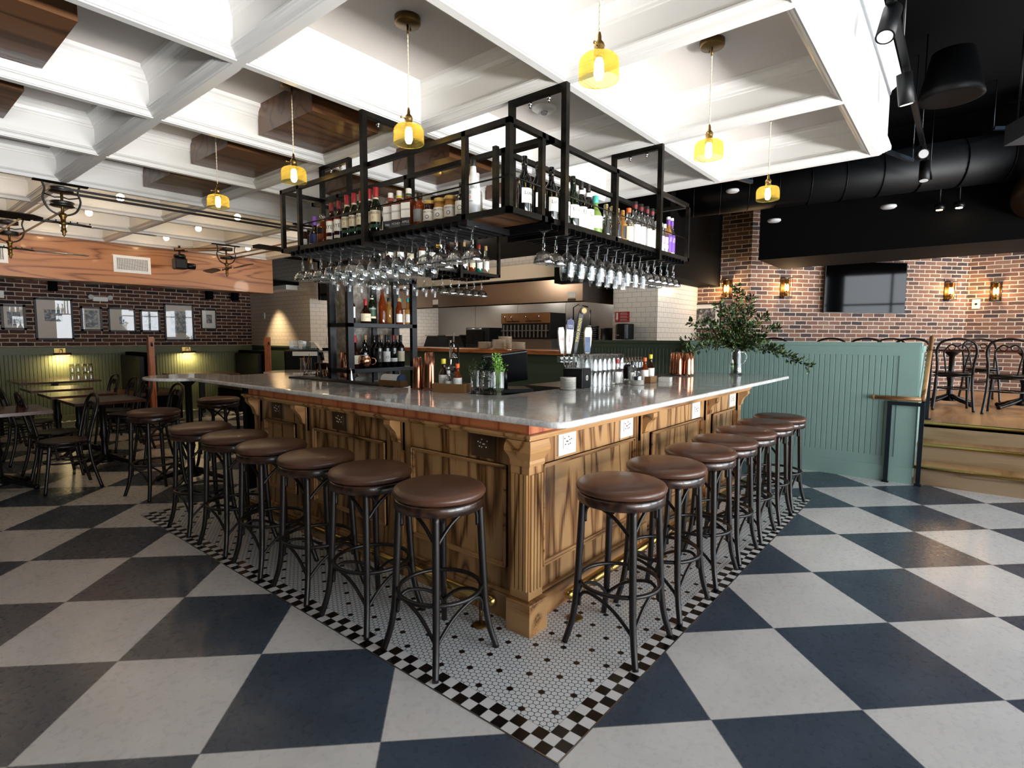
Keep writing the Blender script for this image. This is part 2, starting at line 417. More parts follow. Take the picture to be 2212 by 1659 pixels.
def concrete():
    t = NT('rough_concrete'); P = t.pos(); n = t.noise(P, 9, 8, .7, .8)
    c = t.ramp(n, [(.3, '5E574F'), (.5, '8D857B'), (.62, 'B5AEA6'), (.75, '776F66')])
    return t.pbr(c, .75, 0, t.bump(n, .02, 1))
M['concrete'] = concrete()
def photo_art(name, seed, sc=14):
    t = NT(name); P = t.pos(True); n = t.noise(t.mapv(P, (1, 1, 1), (seed * 3.7, seed, seed * 1.3)), sc, 4, .6, 1.0)
    c = t.ramp(n, [(.35, '15171A'), (.5, '5A5C60'), (.6, 'A5A29C'), (.75, 'D5D0C8')])
    return t.pbr(c, .3)
M['art'] = [photo_art('old_photo_%s' % 'abcdefgh'[i], i + 1) for i in range(8)]
M['tv'] = simple('tv_screen', '020203', .05, var=.0, spec=.18)
M['mat_rubber'] = simple('black_rubber', '08080A', .6)
# ------------------------------------------------------------------ camera
F_PX = 1188.3966; yaw, pit, rol = R_(39.33662), R_(4.85676), R_(.25009); CZ = 1.47
cy_, sy_ = math.cos(yaw), math.sin(yaw)
fw = Vector((cy_ * math.cos(pit), sy_ * math.cos(pit), -math.sin(pit))); rt = Vector((sy_, -cy_, 0)); up = rt.cross(fw)
r2 = rt * math.cos(rol) + up * math.sin(rol); u2 = -rt * math.sin(rol) + up * math.cos(rol)
cam = bpy.data.cameras.new('camera'); camo = bpy.data.objects.new('camera', cam); COL.objects.link(camo)
cam.sensor_width = 36; cam.lens = F_PX / 2212 * 36; cam.clip_start = .05
camo.matrix_world = Matrix(((r2.x, u2.x, -fw.x, 0), (r2.y, u2.y, -fw.y, 0), (r2.z, u2.z, -fw.z, CZ), (0, 0, 0, 1)))
SC.camera = camo

# ------------------------------------------------------------------ floor
struct('floor', MB().box((-4.5, -4.2, -.1), (7.2, 12.0, 0)), M['floor'])
x0, y0, x1, y1 = 1.487, 1.007, 5.588, 5.161
M['mosaic'] = mosaic_mat(x0, y0, x1, y1)
tf = struct('trim_1', MB().box((x0, y0, 0), (x1, y1, .0015)), M['mosaic']); tf['label'] = 'black and white mosaic tile inlay around the bar'
m = MB(); e = .005
m.box((x0 - e, y0 - e, 0), (x1 + e, y0, .002)); m.box((x0 - e, y1, 0), (x1 + e, y1 + e, .002)); m.box((x0 - e, y0, 0), (x0, y1, .002)); m.box((x1, y0, 0), (x1 + e, y1, .002))
struct('trim_2', m, M['ssteel'])
M['mosaic2'] = mosaic_mat(-4.4, 10.6, 5.6, 11.9)
struct('trim_3', MB().box((-4.4, 10.6, 0), (5.6, 11.85, .0015)), M['mosaic2'])

# ------------------------------------------------------------------ walls
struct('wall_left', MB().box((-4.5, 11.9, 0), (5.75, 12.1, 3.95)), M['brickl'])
# green wainscot on the left wall, boards as a grooved profile
def beadboard(mb, axis, a0, a1, face, z0, z1, pitch, depth, sgn, w=.006, mi=0):
    """grooved board wall. axis 'x': runs along x at y=face, visible side sgn"""
    n = max(1, round((a1 - a0) / pitch)); p = (a1 - a0) / n; poly = [(a0, face)]
    for i in range(n):
        a = a0 + p * i
        if i: poly += [(a - w, face), (a, face - sgn * depth), (a + w, face)]
    poly += [(a1, face), (a1, face - sgn * .02), (a0, face - sgn * .02)]
    if axis == 'x': mb.prism(poly, z0, z1, 'z', mi)
    else: mb.prism([(b, a) for a, b in poly], z0, z1, 'z', mi)
m = MB(); beadboard(m, 'x', -4.4, 5.6, 11.86, .1, 1.15, .05, .006, -1); m.box((-4.4, 11.83, 1.15), (5.62, 11.9, 1.25)); m.box((-4.4, 11.80, 1.25), (5.62, 11.9, 1.275)); m.box((-4.4, 11.84, 0), (5.62, 11.9, .1))
struct('trim_4', m, M['olive'])
# subway tiled walls at the far corner
struct('wall_back', MB().box((5.65, 9.55, 1.25), (5.75, 11.9, 3.95)), M['tiley'])
m = MB(); m.box((5.62, 9.56, 0), (5.75, 11.84, 1.25)); m.box((5.6, 9.56, 1.25), (5.68, 11.82, 1.28)); struct('trim_5', m, M['dgreen'])
struct('wall_back.001', MB().box((5.75, 9.55, 0), (9.0, 9.65, 3.95)), M['tilex'])
m = MB(); m.box((5.76, 9.52, 1.19), (8.9, 9.55, 1.25)); struct('trim_6', m, M['black'])
# kitchen back wall in stainless sheets
m = MB()
for i in range(5):
    a = 3.6 + i * 1.19; m.box((8.92, a + .004, 0), (9.0, a + 1.186, 2.35))
struct('wall_kitchen', m, M['ssteel'])
struct('wall_kitchen.001', MB().box((8.92, 3.6, 2.35), (9.0, 9.55, 3.95)), M['black'])
struct('wall_kitchen.002', MB().box((7.6, 4.34, 2.7), (7.7, 9.5, 3.95)), M['tiley'])
struct('ceiling.003', MB().box((7.3, 3.2, 2.33), (9.36, 5.12, 3.94)), M['black'])
m = MB(); m.box((7.44, 4.34, 2.46), (7.7, 9.5, 2.70)); struct('trim_7', m, simple('beige_bulkhead', 'D8C7AE', .6, var=.03))
struct('wall_column', MB().box((7.8, 3.588, 1.4), (8.6, 4.33, 3.95)), M['tiley'])
struct('wall_column.001', MB().box((7.8, 3.58, 1.4), (9.37, 3.588, 3.95)), M['tilex'])
# right brick walls
struct('wall_right', MB().box((9.37, 2.72, .3), (9.5, 4.4, 3.95)), M['bricka'])
ca, sa = math.cos(R_(-42)), math.sin(R_(-42)); L = 4.05
c1 = Vector((9.37, 2.72)); c2 = c1 + Vector((ca, sa)) * L; nrm = Vector((-sa, ca)) * .15
struct('wall_right.001', MB().prism([tuple(c1), tuple(c2), tuple(c2 + nrm), tuple(c1 + nrm)], .3, 3.95), M['brickb'])
struct('wall_right.002', MB().box((c2.x, -4.2, .3), (c2.x + .15, c2.y + .02, 3.95)), M['bricka'])
# platform
struct('floor.001', MB().box((7.43, -4.2, .52), (12.8, 3.9, .58)), M['plat'])
stp = thing('entry_steps', 'three oak steps with brass nosings up to the raised dining area', 'steps', (6.86, -2, 0), world=True)
for i, (X, z) in enumerate(((6.86, .195), (7.145, .385), (7.43, .58))):
    z_lo = (0, .195, .385)[i]
    MB().box((X, -4.1, z_lo - (.0)), (X + .03, .325, z - .03)).build('riser', M['riser'], stp)
    if i < 2: MB().box((X - .02, -4.1, z - .03), (X + .32, .325, z)).build('tread', M['plat'], stp)
    MB().cyl((X - .022, -4.1, z - .014), (X - .022, .328, z - .014), .017, 12).build('nosing', M['brass'], stp)
# green half wall
GX = 6.82
m = MB(); m.box((GX, .335, 0), (GX + .14, 2.67, 1.40)); m.box((GX + .14, .335, 0), (7.5, .36, .58))
m.box((GX - .02, .335, 0), (GX, 2.67, .165)); m.box((GX - .012, .335, .165), (GX, 2.67, .26)); m.box((GX - .014, .335, 1.30), (GX, 2.67, 1.40)); m.box((GX - .014, .335, .26), (GX, .50, 1.30))
m.box((GX - .03, .32, 1.40), (GX + .17, 2.67, 1.435))
beadboard(m, 'y', .50, 2.67, GX - .008, .26, 1.30, .052, .007, -1, .005)
# end face and stair side panelling, stepping up with the stairs
m.box((GX + .14, .327, .30), (7.6, .36, 1.40)); m.box((GX, .322, .165), (GX + .05, .336, 1.40)); m.box((GX + .1, .316, 1.33), (7.55, .336, 1.40))
struct('wall_half', m, M['green'], bevel=0)
m = MB(); m.box((6.95, 2.67, 0), (7.09, 4.63, 1.40)); m.box((6.92, 2.67, 1.40), (7.12, 4.63, 1.435)); beadboard(m, 'y', 2.67, 4.63, 6.943, .2, 1.33, .052, .006, -1); m.box((6.935, 2.67, 1.33), (6.95, 4.63, 1.40))
m.box((6.95, 4.63, 0), (7.3, 9.5, 1.20))
struct('wall_half.001', m, M['dgreen'])
# outer shell
struct('wall_side', MB().box((-4.7, -4.2, 0), (-4.5, 12.1, 3.95)), M['dgreen'])
m = MB()
WZ0, WZ1 = .35, 3.1; wins = [(-3.6, -1.4), (-1.1, 1.1), (1.4, 3.8), (4.1, 6.5), (7.7, 9.9), (10.2, 12.3)]
m.box((-4.7, -4.4, 0), (12.9, -4.2, WZ0)); m.box((-4.7, -4.4, WZ1), (12.9, -4.2, 3.95))
edges = [-4.7] + [v for w in wins for v in w] + [12.9]
for a, b in zip(edges[0::2], edges[1::2]): m.box((a, -4.4, WZ0), (b, -4.2, WZ1))
struct('wall_front', m, M['dgreen'])
for i, (a, b) in enumerate(wins):
    m = MB(); w = .05
    m.box((a, -4.38, WZ0), (a + w, -4.22, WZ1)); m.box((b - w, -4.38, WZ0), (b, -4.22, WZ1)); m.box((a, -4.38, WZ0), (b, -4.22, WZ0 + w)); m.box((a, -4.38, WZ1 - w), (b, -4.22, WZ1))
    m.box(((a + b) / 2 - w / 2, -4.36, WZ0), ((a + b) / 2 + w / 2, -4.24, WZ1)); m.box((a, -4.36, 2.3), (b, -4.24, 2.34))
    struct('window_%d' % (i + 1), m, M['blackm'])
# high black ceiling
struct('ceiling.001', MB().box((-4.7, -4.4, 3.95), (12.9, 12.1, 4.05)), M['black'])

# ------------------------------------------------------------------ coffered ceiling
XS = [1.313 + 1.163 * k for k in range(-4, 3)] + [4.80]
YS = [.578 + 1.107 * k for k in range(9)]
prof = [(.0, 2.783), (.021, 2.783), (.0235, 2.788), (.033, 2.788), (.037, 2.794), (.043, 2.803), (.052, 2.809), (.060, 2.811), (.064, 2.816), (.070, 2.818), (.070, 2.827), (.055, 2.832), (.052, 2.850), (.047, 2.852),
        (.047, 2.958), (.053, 2.962), (.054, 2.975), (.063, 2.980), (.070, 3.000), (.085, 3.018), (.100, 3.026), (.102, 3.048)]
m = MB()
for i in range(len(XS) - 1):
    for j in range(len(YS) - 1):
        a, b, c, d = XS[i], XS[i+1], YS[j], YS[j+1]
        vs = []; fs = []
        for (o_, z) in prof: vs += [(a + o_, c + o_, z), (b - o_, c + o_, z), (b - o_, d - o_, z), (a + o_, d - o_, z)]
        n = len(prof)
        for k in range(n - 1):
            for q in range(4):
                q2 = (q + 1) % 4; fs.append((k*4+q, (k+1)*4+q, (k+1)*4+q2, k*4+q2))
        m.add(vs, fs, 0)
        o_ = prof[-1][0]
        m.add([(a + o_, c + o_, 3.048), (b - o_, c + o_, 3.048), (b - o_, d - o_, 3.048), (a + o_, d - o_, 3.048)], [(0, 1, 2, 3)], 1)
po = [(0, 2.783), (.026, 2.783), (.03, 2.79), (.036, 2.79), (.04, 2.797), (.046, 2.801), (.055, 2.805), (.058, 2.812), (.064, 2.812), (.075, 2.820), (.088, 2.826), (.091, 2.835), (.091, 2.855), (.085, 2.862), (.080, 2.885), (.072, 2.905), (.066, 2.910), (.066, 3.20), (.072, 3.21), (.075, 3.235), (.095, 3.26), (.115, 3.29), (.125, 3.30), (.125, 3.34), (0, 3.34)]
vs = []; fs = []
for (e, z) in po: vs += [(XS[0], .578 - e, z), (4.80 + e, .578 - e, z), (4.80 + e, 9.5, z)]
for k in range(len(po) - 1):
    for q in range(2): fs.append((k*3+q, (k+1)*3+q, (k+1)*3+q+1, k*3+q+1))
m.add(vs, fs, 0)
m.box((XS[0], YS[-1], 2.783), (4.80, 9.5, 3.34), 0)
struct('ceiling', m, [M['white'], M['plaster']])
struct('ceiling.002', MB().box((XS[0], .6, 3.06), (4.78, 9.48, 3.33)), M['black'])
# oak clad soffit on the left with vents
struct('wall_soffit', MB().box((-3.4, 9.52, 2.225), (4.93, 9.9, 2.86)), M['redoak'])
struct('trim_8', MB().box((-4.4, 9.9, 2.44), (5.64, 11.88, 2.5)), M['black'])
m = MB(); m.box((-4.4, 11.70, 2.36), (5.6, 11.78, 2.40))
for x in (-1.2, .6, 2.3, 4.75, 5.25): m.box((x - .05, 11.66, 2.2), (x + .05, 11.8, 2.44))
t_ = m.build('picture_rail', M['black']); props(t_, 'black steel rail with brackets above the picture wall on the left', 'rail')
for k, x in enumerate((1.20, 2.80)):
    v = thing('wall_vent', ['white air grille at the left edge of the photo on the oak soffit', 'white air grille in the middle of the oak soffit'][k], 'vent', (x, 9.52, 2.515), group='grilles on the oak soffit', world=True)
    MB().box((x - .235, 9.505, 2.385), (x + .235, 9.52, 2.63)).build('frame', M['white2'], v)
    m = MB(); m.box((x - .195, 9.500, 2.425), (x + .195, 9.506, 2.59))
    m.build('backing', M['black'], v)
    m = MB()
    for q in range(20): xx = x - .195 + .39 * q / 19; m.box((xx - .0035, 9.494, 2.425), (xx + .0035, 9.501, 2.59))
    for q in range(11): zz = 2.425 + .165 * q / 10; m.box((x - .195, 9.492, zz - .003), (x + .195, 9.500, zz + .003))
    m.build('grille', M['white2'], v)
acu = MB().box((5.42, 9.97, 2.35), (5.65, 10.95, 2.49)).build('air_curtain_box', M['white2'], bevel=.01); props(acu, 'long white box high on the tiled wall beyond the oak soffit', 'ventilation box')
# oak boxes in the coffers
nb = 0
for (bx0, bx1, by0, by1, zb, lb) in ((1.92, 2.41, 3.16, 3.83, 2.845, 'brown oak box in the coffer beside the middle pendant lamp'), (1.90, 2.41, 4.27, 4.93, 2.86, 'brown oak box in the coffer behind the farthest pendant lamp'),
        (.28, .76, 3.12, 3.80, 2.855, 'brown oak box in the coffer at the top left corner of the photo'), (.28, .76, 4.24, 4.87, 2.86, 'brown oak box in the coffer below the top left corner box'),
        (3.08, 3.57, 3.16, 3.83, 2.86, 'brown oak box in the coffer above the rear bottle rack'), (3.08, 3.57, 4.27, 4.93, 2.86, 'brown oak box in the coffer behind the bottle rack, over the column'),
        (1.90, 2.41, 5.38, 6.03, 2.86, 'brown oak box in the coffer just before the belt fans'), (4.25, 4.74, 3.16, 3.83, 2.86, 'brown oak box in the coffer near the kitchen hood')):
    o = MB().box((bx0, by0, zb), (bx1, by1, 3.048)).build('ceiling_box', M['box_oak']); props(o, lb, 'ceiling box', 'oak boxes in the ceiling coffers')
sd = thing('smoke_detector', 'white round smoke detector inside the coffer behind the rack hanger', 'smoke detector', (3.18, 2.33, 3.048))
MB().lathe([(.085, 0), (.085, -.012), (.06, -.03)], n=24).build('base', M['white2'], sd); MB().lathe([(.025, -.03), (.022, -.045)], n=12).build('sensor', M['grey'], sd)

# ------------------------------------------------------------------ bar counter
BX, BY = 2.15, 1.665      # panel planes
bar = thing('bar_counter', 'oak panelled U-shaped bar counter with fluted pilasters under a marble top', 'bar', (2.05, 1.56, 0), world=True)
XE, YE = 5.54, 4.505
m = MB(); m.box((BX, BY, 0), (XE, BY + .03, .985)); m.build('front_panel', M['oakz'], bar)
m = MB(); m.box((BX, BY + .03, 0), (BX + .03, YE, .985)); m.build('side_panel', M['oakz'], bar)
m = MB(); m.box((BX + .03, YE - .03, 0), (3.0, YE, .985)); m.box((XE - .03, BY + .03, 0), (XE, 2.3, .985)); m.build('end_panel', M['oakz'], bar)
m = MB(); m.box((2.7, 2.3, 0), (XE - .03, 2.33, 1.05)); m.box((2.7, 2.33, 0), (2.73, YE - .03, 1.05)); m.build('back_panel', M['blackm'], bar)
# base boards
m = MB(); m.box((BX - .03, BY - .03, 0), (XE, BY, .13)); m.box((BX - .03, BY, 0), (BX, YE, .13)); m.box((BX - .022, BY - .022, .13), (XE, BY, .145)); m.box((BX - .022, BY, .13), (BX, YE, .145)); m.build('baseboard', M['oakx'], bar, .003)
# ledge trim and fascia
m = MB(); m.prism([(2.048, 1.565), (XE + .03, 1.565), (XE + .03, BY + .03), (BX + .03, BY + .03), (BX + .03, YE + .03), (2.048, YE + .03)], .985, 1.001); m.prism([(2.06, 1.577), (XE + .02, 1.577), (XE + .02, BY + .03), (BX + .03, BY + .03), (BX + .03, YE + .02), (2.06, YE + .02)], .972, .985)
m.build('ledge', M['oakx'], bar, .003)
m = MB(); m.prism([(2.083, 1.60), (XE - .02, 1.60), (XE - .02, BY + .03), (BX + .03, BY + .03), (BX + .03, YE - .03), (2.083, YE - .03)], 1.001, 1.052); m.build('fascia', M['redoakz'], bar)
# panels: raised picture-frame mouldings
def frame_mould(p0, p1, axis):
    """frame in the panel plane; p0,p1 = (a,z)"""
    (a0, z0), (a1, z1) = p0, p1; mb = MB(); w, t = .022, .016
    for q in range(2):
        ww = w if q == 0 else w * .45; tt = t if q == 0 else t * 1.5
        if axis == 'x':
            f = BY - tt
            mb.box((a0, f, z0), (a1, BY, z0 + ww)); mb.box((a0, f, z1 - ww), (a1, BY, z1)); mb.box((a0, f, z0), (a0 + ww, BY, z1)); mb.box((a1 - ww, f, z0), (a1, BY, z1))
        else:
            f = BX - tt
            mb.box((f, a0, z0), (BX, a1, z0 + ww)); mb.box((f, a0, z1 - ww), (BX, a1, z1)); mb.box((f, a0, z0), (BX, a0 + ww, z1)); mb.box((f, a1 - ww, z0), (BX, a1, z1))
    return mb
pil_x = [3.42, 4.63, 5.47]; pil_y = [2.65, 3.73, 4.44]
prevx = BX + .12
for px in pil_x:
    frame_mould((prevx, .27), (px - .12, .815), 'x').build('panel_frame', M['oakx'], bar, .002); prevx = px + .13
prevy = BY + .12
for py in pil_y:
    frame_mould((prevy, .27), (py - .12, .815), 'y').build('panel_frame', M['oaky'], bar, .002); prevy = py + .13
def pilaster(c, axis, hw=.045):
    mb = MB(); t = .022
    for k in range(4):
        # fluted face: four reeds with grooves between
        a = c - hw + k * (2 * hw / 4) + .003; b = c - hw + (k + 1) * (2 * hw / 4) - .003
        if axis == 'x': mb.box((a, BY - t, .2), (b, BY - .004, .78))
        else: mb.box((BX - t, a, .2), (BX - .004, b, .78))
    if axis == 'x':
        mb.box((c - hw, BY - .016, .0), (c + hw, BY, .972)); mb.box((c - hw, BY - t, .78), (c + hw, BY, .972)); mb.box((c - hw - .008, BY - .035, 0), (c + hw + .008, BY, .2))
    else:
        mb.box((BX - .016, c - hw, .0), (BX, c + hw, .972)); mb.box((BX - t, c - hw, .78), (BX, c + hw, .972)); mb.box((BX - .035, c - hw - .008, 0), (BX, c + hw + .008, .2))
    pl = mb.build('pilaster', M['oakz'], bar)
    # corbel bracket under the ledge
    pr = [(0, .972), (.085, .972), (.085, .945), (.07, .925), (.045, .90), (.032, .87), (.026, .84), (.0, .82)]
    cb = MB()
    if axis == 'x': cb.prism([(BY - .016 - a, z) for a, z in pr], c - .03, c + .03, 'x')
    else: cb.prism([(BX - .016 - a, z) for a, z in pr], c - .03, c + .03, 'y')
    cb.build('corbel', M['oakx'], pl)
for px in pil_x: pilaster(px, 'x')
for py in pil_y: pilaster(py, 'y')
# corner post with cove capital and plinth block
def sqloft(mb, rings, mi=0):
    vs = []; fs = []
    for (x0_, y0_, x1_, y1_, z) in rings: vs += [(x0_, y0_, z), (x1_, y0_, z), (x1_, y1_, z), (x0_, y1_, z)]
    for k in range(len(rings) - 1):
        for q in range(4): q2 = (q + 1) % 4; fs.append((k*4+q, k*4+q2, (k+1)*4+q2, (k+1)*4+q))
    n = len(rings); fs.append((3, 2, 1, 0)); fs.append(((n-1)*4, (n-1)*4+1, (n-1)*4+2, (n-1)*4+3)); mb.add(vs, fs, mi)
cp = MB().box((2.085, 1.598, .16), (2.2, 1.715, .85)).build('corner_post', M['oakz'], bar)
m = MB()
for k in range(4):
    a = 1.606 + k * .026; m.box((2.074, a, .21), (2.086, a + .018, .80)); a = 2.093 + k * .026; m.box((a, 1.587, .21), (a + .018, 1.599, .80))
m.build('reeding', M['oakz'], cp)
m = MB(); sqloft(m, [(2.078, 1.591, 2.2, 1.715, .84), (2.074, 1.587, 2.2, 1.715, .855), (2.076, 1.589, 2.2, 1.715, .87), (2.066, 1.579, 2.205, 1.72, .89), (2.05, 1.566, 2.215, 1.73, .915), (2.048, 1.564, 2.215, 1.73, .935), (2.05, 1.566, 2.2, 1.715, .972)])
m.build('capital', M['oakx'], cp)
MB().box((2.046, 1.560, 0), (2.195, 1.712, .165)).build('plinth', M['oaky'], cp, .003)
# outlets
def outlet(c, axis, light=True):
    mb = MB(); w, h, t = .085, .073, .012; mi = 0 if light else 1
    pts = [(-.028, .012), (-.022, -.010), (-.012, .0), (.004, .016), (.004, -.012), (.012, .004), (.018, -.01), (.026, .006), (-.004, .0)]
    if axis == 'x':
        mb.box((c[0] - w, BY - t, c[1] - h), (c[0] + w, BY, c[1] + h), mi)
        mb.box((c[0] - .045, BY - t - .004, c[1] - .033), (c[0] + .045, BY - t, c[1] + .033), mi)
        for a, b in pts: mb.box((c[0] + a * 1.2 - .003, BY - t - .006, c[1] + b * 1.5 - .003), (c[0] + a * 1.2 + .003, BY - t - .003, c[1] + b * 1.5 + .003), 2)
    else:
        mb.box((BX - t, c[0] - w, c[1] - h), (BX, c[0] + w, c[1] + h), mi)
        mb.box((BX - t - .004, c[0] - .045, c[1] - .033), (BX - t, c[0] + .045, c[1] + .033), mi)
        for a, b in pts: mb.box((BX - t - .006, c[0] + a * 1.2 - .003, c[1] + b * 1.5 - .003), (BX - t - .003, c[0] + a * 1.2 + .003, c[1] + b * 1.5 + .003), 2 if light else 3)
    o = mb.build('outlet', [M['outl'], M['outd'], M['ink'], M['lab']], bar)
M['outl'] = simple('outlet_ivory', 'D9D4C8', .4, var=.02); M['outd'] = simple('outlet_brown', '5B4733', .35, .3, var=.02)
for c in ((2.50, .905), (3.19, .905)): outlet(c, 'x')
for c in ((4.38, .895), (5.29, .905)): outlet(c, 'x', True)
for c in ((1.95, .905), (3.28, .905), (4.13, .905)): outlet(c, 'y', False)
# marble top: separate slab, rounded corner, U shape
def marble_poly():
    ox, oy, xe, ye = 2.037, 1.378, 6.20, 5.58; r = .09
    P = [(ox + r - r * math.sin(t), oy + r - r * math.cos(t)) for t in [R_(90 - 9 * i) for i in range(11)]]
    P += [(xe - .02, oy), (xe, oy + .02), (xe, 2.36), (2.80, 2.36), (2.72, 2.44), (2.72, 4.98), (3.02, 4.98), (3.02, ye), (ox + .03, ye), (ox, ye - .03)]
    return P
P_ = marble_poly(); m = MB(); m.prism(P_, 1.052, 1.085)
wt = m.build('marble_worktop', M['marble']); props(wt, 'pale veined marble bar top wrapping the oak bar', 'countertop')
md = wt.modifiers.new('b', 'BEVEL'); md.width = .012; md.segments = 3; md.limit_method = 'ANGLE'; md.angle_limit = R_(50)
m = MB(); m.box((XE, 1.46, 1.035), (6.12, 2.2, 1.052)); m.box((2.12, YE, 1.035), (2.9, 5.5, 1.052)); m.build('subtop', M['blackm'], bar)
MB().box((2.42, 5.25, 0), (2.5, 5.33, 1.035)).build('support_post', M['blackm'], bar)
# rubber bar mats along the inner edge
for a, b, lb in (((2.64, 3.35), (2.76, 4.86), 'long black rubber bar mat on the inner edge of the left counter'), ((4.9, 2.3), (6.0, 2.42), 'black rubber bar mat on the inner edge near the plant jug')):
    o = MB().box((a[0], a[1], 1.085), (b[0], b[1], 1.096)).build('bar_mat', M['mat_rubber']); props(o, lb, 'bar mat', 'black rubber bar mats')
# brass foot rails
fr = thing('foot_rail', 'brass foot rail along the right face of the bar', 'foot rail', (2.33, 1.42, 0), group='brass foot rails of the bar', world=True)
MB().cyl((2.30, 1.50, .155), (5.45, 1.50, .155), .026, 16).ball((2.30, 1.50, .155), .027).build('rail', M['brass'], fr)
for x in (2.36, 3.42, 4.45, 5.3):
    MB().cyl((x, 1.50, 0), (x, 1.50, .14), .009, 10).lathe([(.042, .0015), (.042, .006), (.02, .012)], (x, 1.50, 0), 16).build('support', M['brassd'], fr)
fr = thing('foot_rail', 'brass foot rail along the left face of the bar', 'foot rail', (1.95, 1.85, 0), group='brass foot rails of the bar', world=True)
MB().cyl((1.99, 1.76, .155), (1.99, 4.45, .155), .026, 16).ball((1.99, 1.76, .155), .027).build('rail', M['brass'], fr)
for y in (1.83, 2.85, 3.85, 4.4):
    MB().cyl((1.99, y, 0), (1.99, y, .14), .009, 10).lathe([(.042, .0015), (.042, .006), (.02, .012)], (1.99, y, 0), 16).build('support', M['brassd'], fr)
# ------------------------------------------------------------------ bar stools
def make_stool(name, label, group):
    t = thing(name, label, 'bar stool', group=group)
    MB().lathe([(.0, .742), (.19, .742), (.205, .746), (.214, .757), (.215, .768), (.206, .782), (.185, .791), (.13, .797), (.06, .799), (0, .7995)], n=40).build('seat', M['leather'], t)
    MB().lathe([(.165, .695), (.203, .695), (.208, .70), (.208, .735), (.203, .742), (.165, .742)], n=40).build('apron', M['bentrim'], t)
    for k, (sx, sy) in enumerate(((-1, -1), (1, -1), (1, 1), (-1, 1))):
        pts = spline([(.132*sx, .132*sy, .70), (.138*sx, .138*sy, .52), (.146*sx, .146*sy, .30), (.152*sx, .152*sy, .20), (.165*sx, .165*sy, .10), (.188*sx, .188*sy, 0.0)], 5)
        MB().tube(pts, [.0165 + .0035 * abs(i / (len(pts) - 1) - .2) * -1 + .001 for i in range(len(pts))], 10).build('leg', M['bent'], t)
    L4 = [Vector((-1, -1, 0)), Vector((1, -1, 0)), Vector((1, 1, 0)), Vector((-1, 1, 0))]
    def brace(a, b, zl, zh, ra, rb, hook):
        A = a * ra; B = b * rb; d = (B - A)
        P = [A + Vector((0, 0, zl)), A + d * .06 + Vector((0, 0, zl + (zh - zl) * .22)), A + d * .33 + Vector((0, 0, zl + (zh - zl) * .68)), A + d * .62 + Vector((0, 0, zh - (zh - zl) * .06)), A + d * .84 + Vector((0, 0, zh)), A + d * .95 + Vector((0, 0, zh - .03)), A + d * .965 + Vector((0, 0, zh - hook))]
        pts = spline(P, 4); return MB().tube(pts, .0085, 8)
    for lo, hi in ((0, 1), (0, 3), (2, 1), (2, 3)):
        brace(L4[lo], L4[hi], .545, .685, .128, .128, .085).build('brace', M['bent'], t)
    MB().tube(arcpts((0, 0, .302), .192, 0, 351, 39, 'xy'), .0105, 8, closed=True).build('foot_ring', M['bent'], t)
    for lo, hi in ((0, 1), (0, 3), (2, 1), (2, 3)):
        brace(L4[lo], L4[hi], .115, .262, .152, .145, .075).build('brace', M['bent'], t)
    return t
st0 = make_stool('bar_stool', 'x', 'brown leather bar stools round the bar')
G1 = 'brown leather bar stools round the bar'
sp = []
RX = [2.325, 2.835, 3.345, 3.79, 4.265, 4.775, 5.24]; LY = [1.838, 2.36, 2.875, 3.395, 3.915, 4.485]
for i, x in enumerate(RX):
    sp.append((x, 1.228, 'brown bar stool on the right side, ' + ('nearest the bar corner' if i == 0 else ('farthest from the bar corner by the green wall' if i == 6 else ORD[i] + ' from the bar corner'))))
for i, y in enumerate(LY):
    sp.append((1.716, y, 'brown bar stool on the left side, ' + ('nearest the bar corner' if i == 0 else ('last before the round high table' if i == 5 else ORD[i] + ' from the bar corner'))))
sp.append((1.80, 5.74, 'bar stool on the near side of the round marble high table')); sp.append((2.62, 6.34, 'bar stool half hidden between high table and bar end'))
random.seed(3)
for i, (x, y, lb) in enumerate(sp):
    rz = random.uniform(-.05, .05) if i else 0.0
    if i == 0: st0.location = (x, y, 0); st0['label'] = lb
    else: dup(st0, (x, y, .0), rz if i < 13 else .5 * i, lb)
for o in bpy.data.objects:
    if o.name.startswith('bar_stool'): o.location.z = .0015 if o.location.y < 5.16 else 0

# ------------------------------------------------------------------ hanging bottle rack
W = .027
def rack_piece(par, x0, x1, y0, y1, z0, z1, posts, name='frame_section'):
    m = MB(); h = W / 2
    for z in (z0 + h, z1 - h):
        m.box((x0, y0, z - h), (x1, y0 + W, z + h)); m.box((x0, y1 - W, z - h), (x1, y1, z + h))
        m.box((x0, y0, z - h), (x0 + W, y1, z + h)); m.box((x1 - W, y0, z - h), (x1, y1, z + h))
    for (px, py) in posts: m.box((px - h, py - h, z0), (px + h, py + h, z1))
    return m.build(name, M['steel'], par)
rk = thing('bottle_rack', 'black steel bottle rack hanging from the ceiling above the bar', 'rack', (2.03, 1.683, 2.05), world=True)
ZB, ZT = 2.058, 2.490; h = W / 2; X0, Y0r, DP = 2.03, 1.683, .335
rack_piece(rk, X0, X0 + DP, Y0r, 3.785, ZB, ZT, [(X0 + h, Y0r + h), (X0 + h, 1.985), (X0 + DP - h, 1.985), (X0 + h, 3.55), (X0 + DP - h, 3.55), (X0 + h, 3.785 - h), (X0 + DP - h, 3.785 - h), (X0 + DP - h, 2.8)])
rack_piece(rk, X0 + DP, 4.205, Y0r, Y0r + DP, ZB, ZT, [(2.30, Y0r + h), (2.3, Y0r + DP - h), (3.06, Y0r + h), (3.06, Y0r + DP - h), (4.205 - h, Y0r + h), (4.205 - h, Y0r + DP - h)])
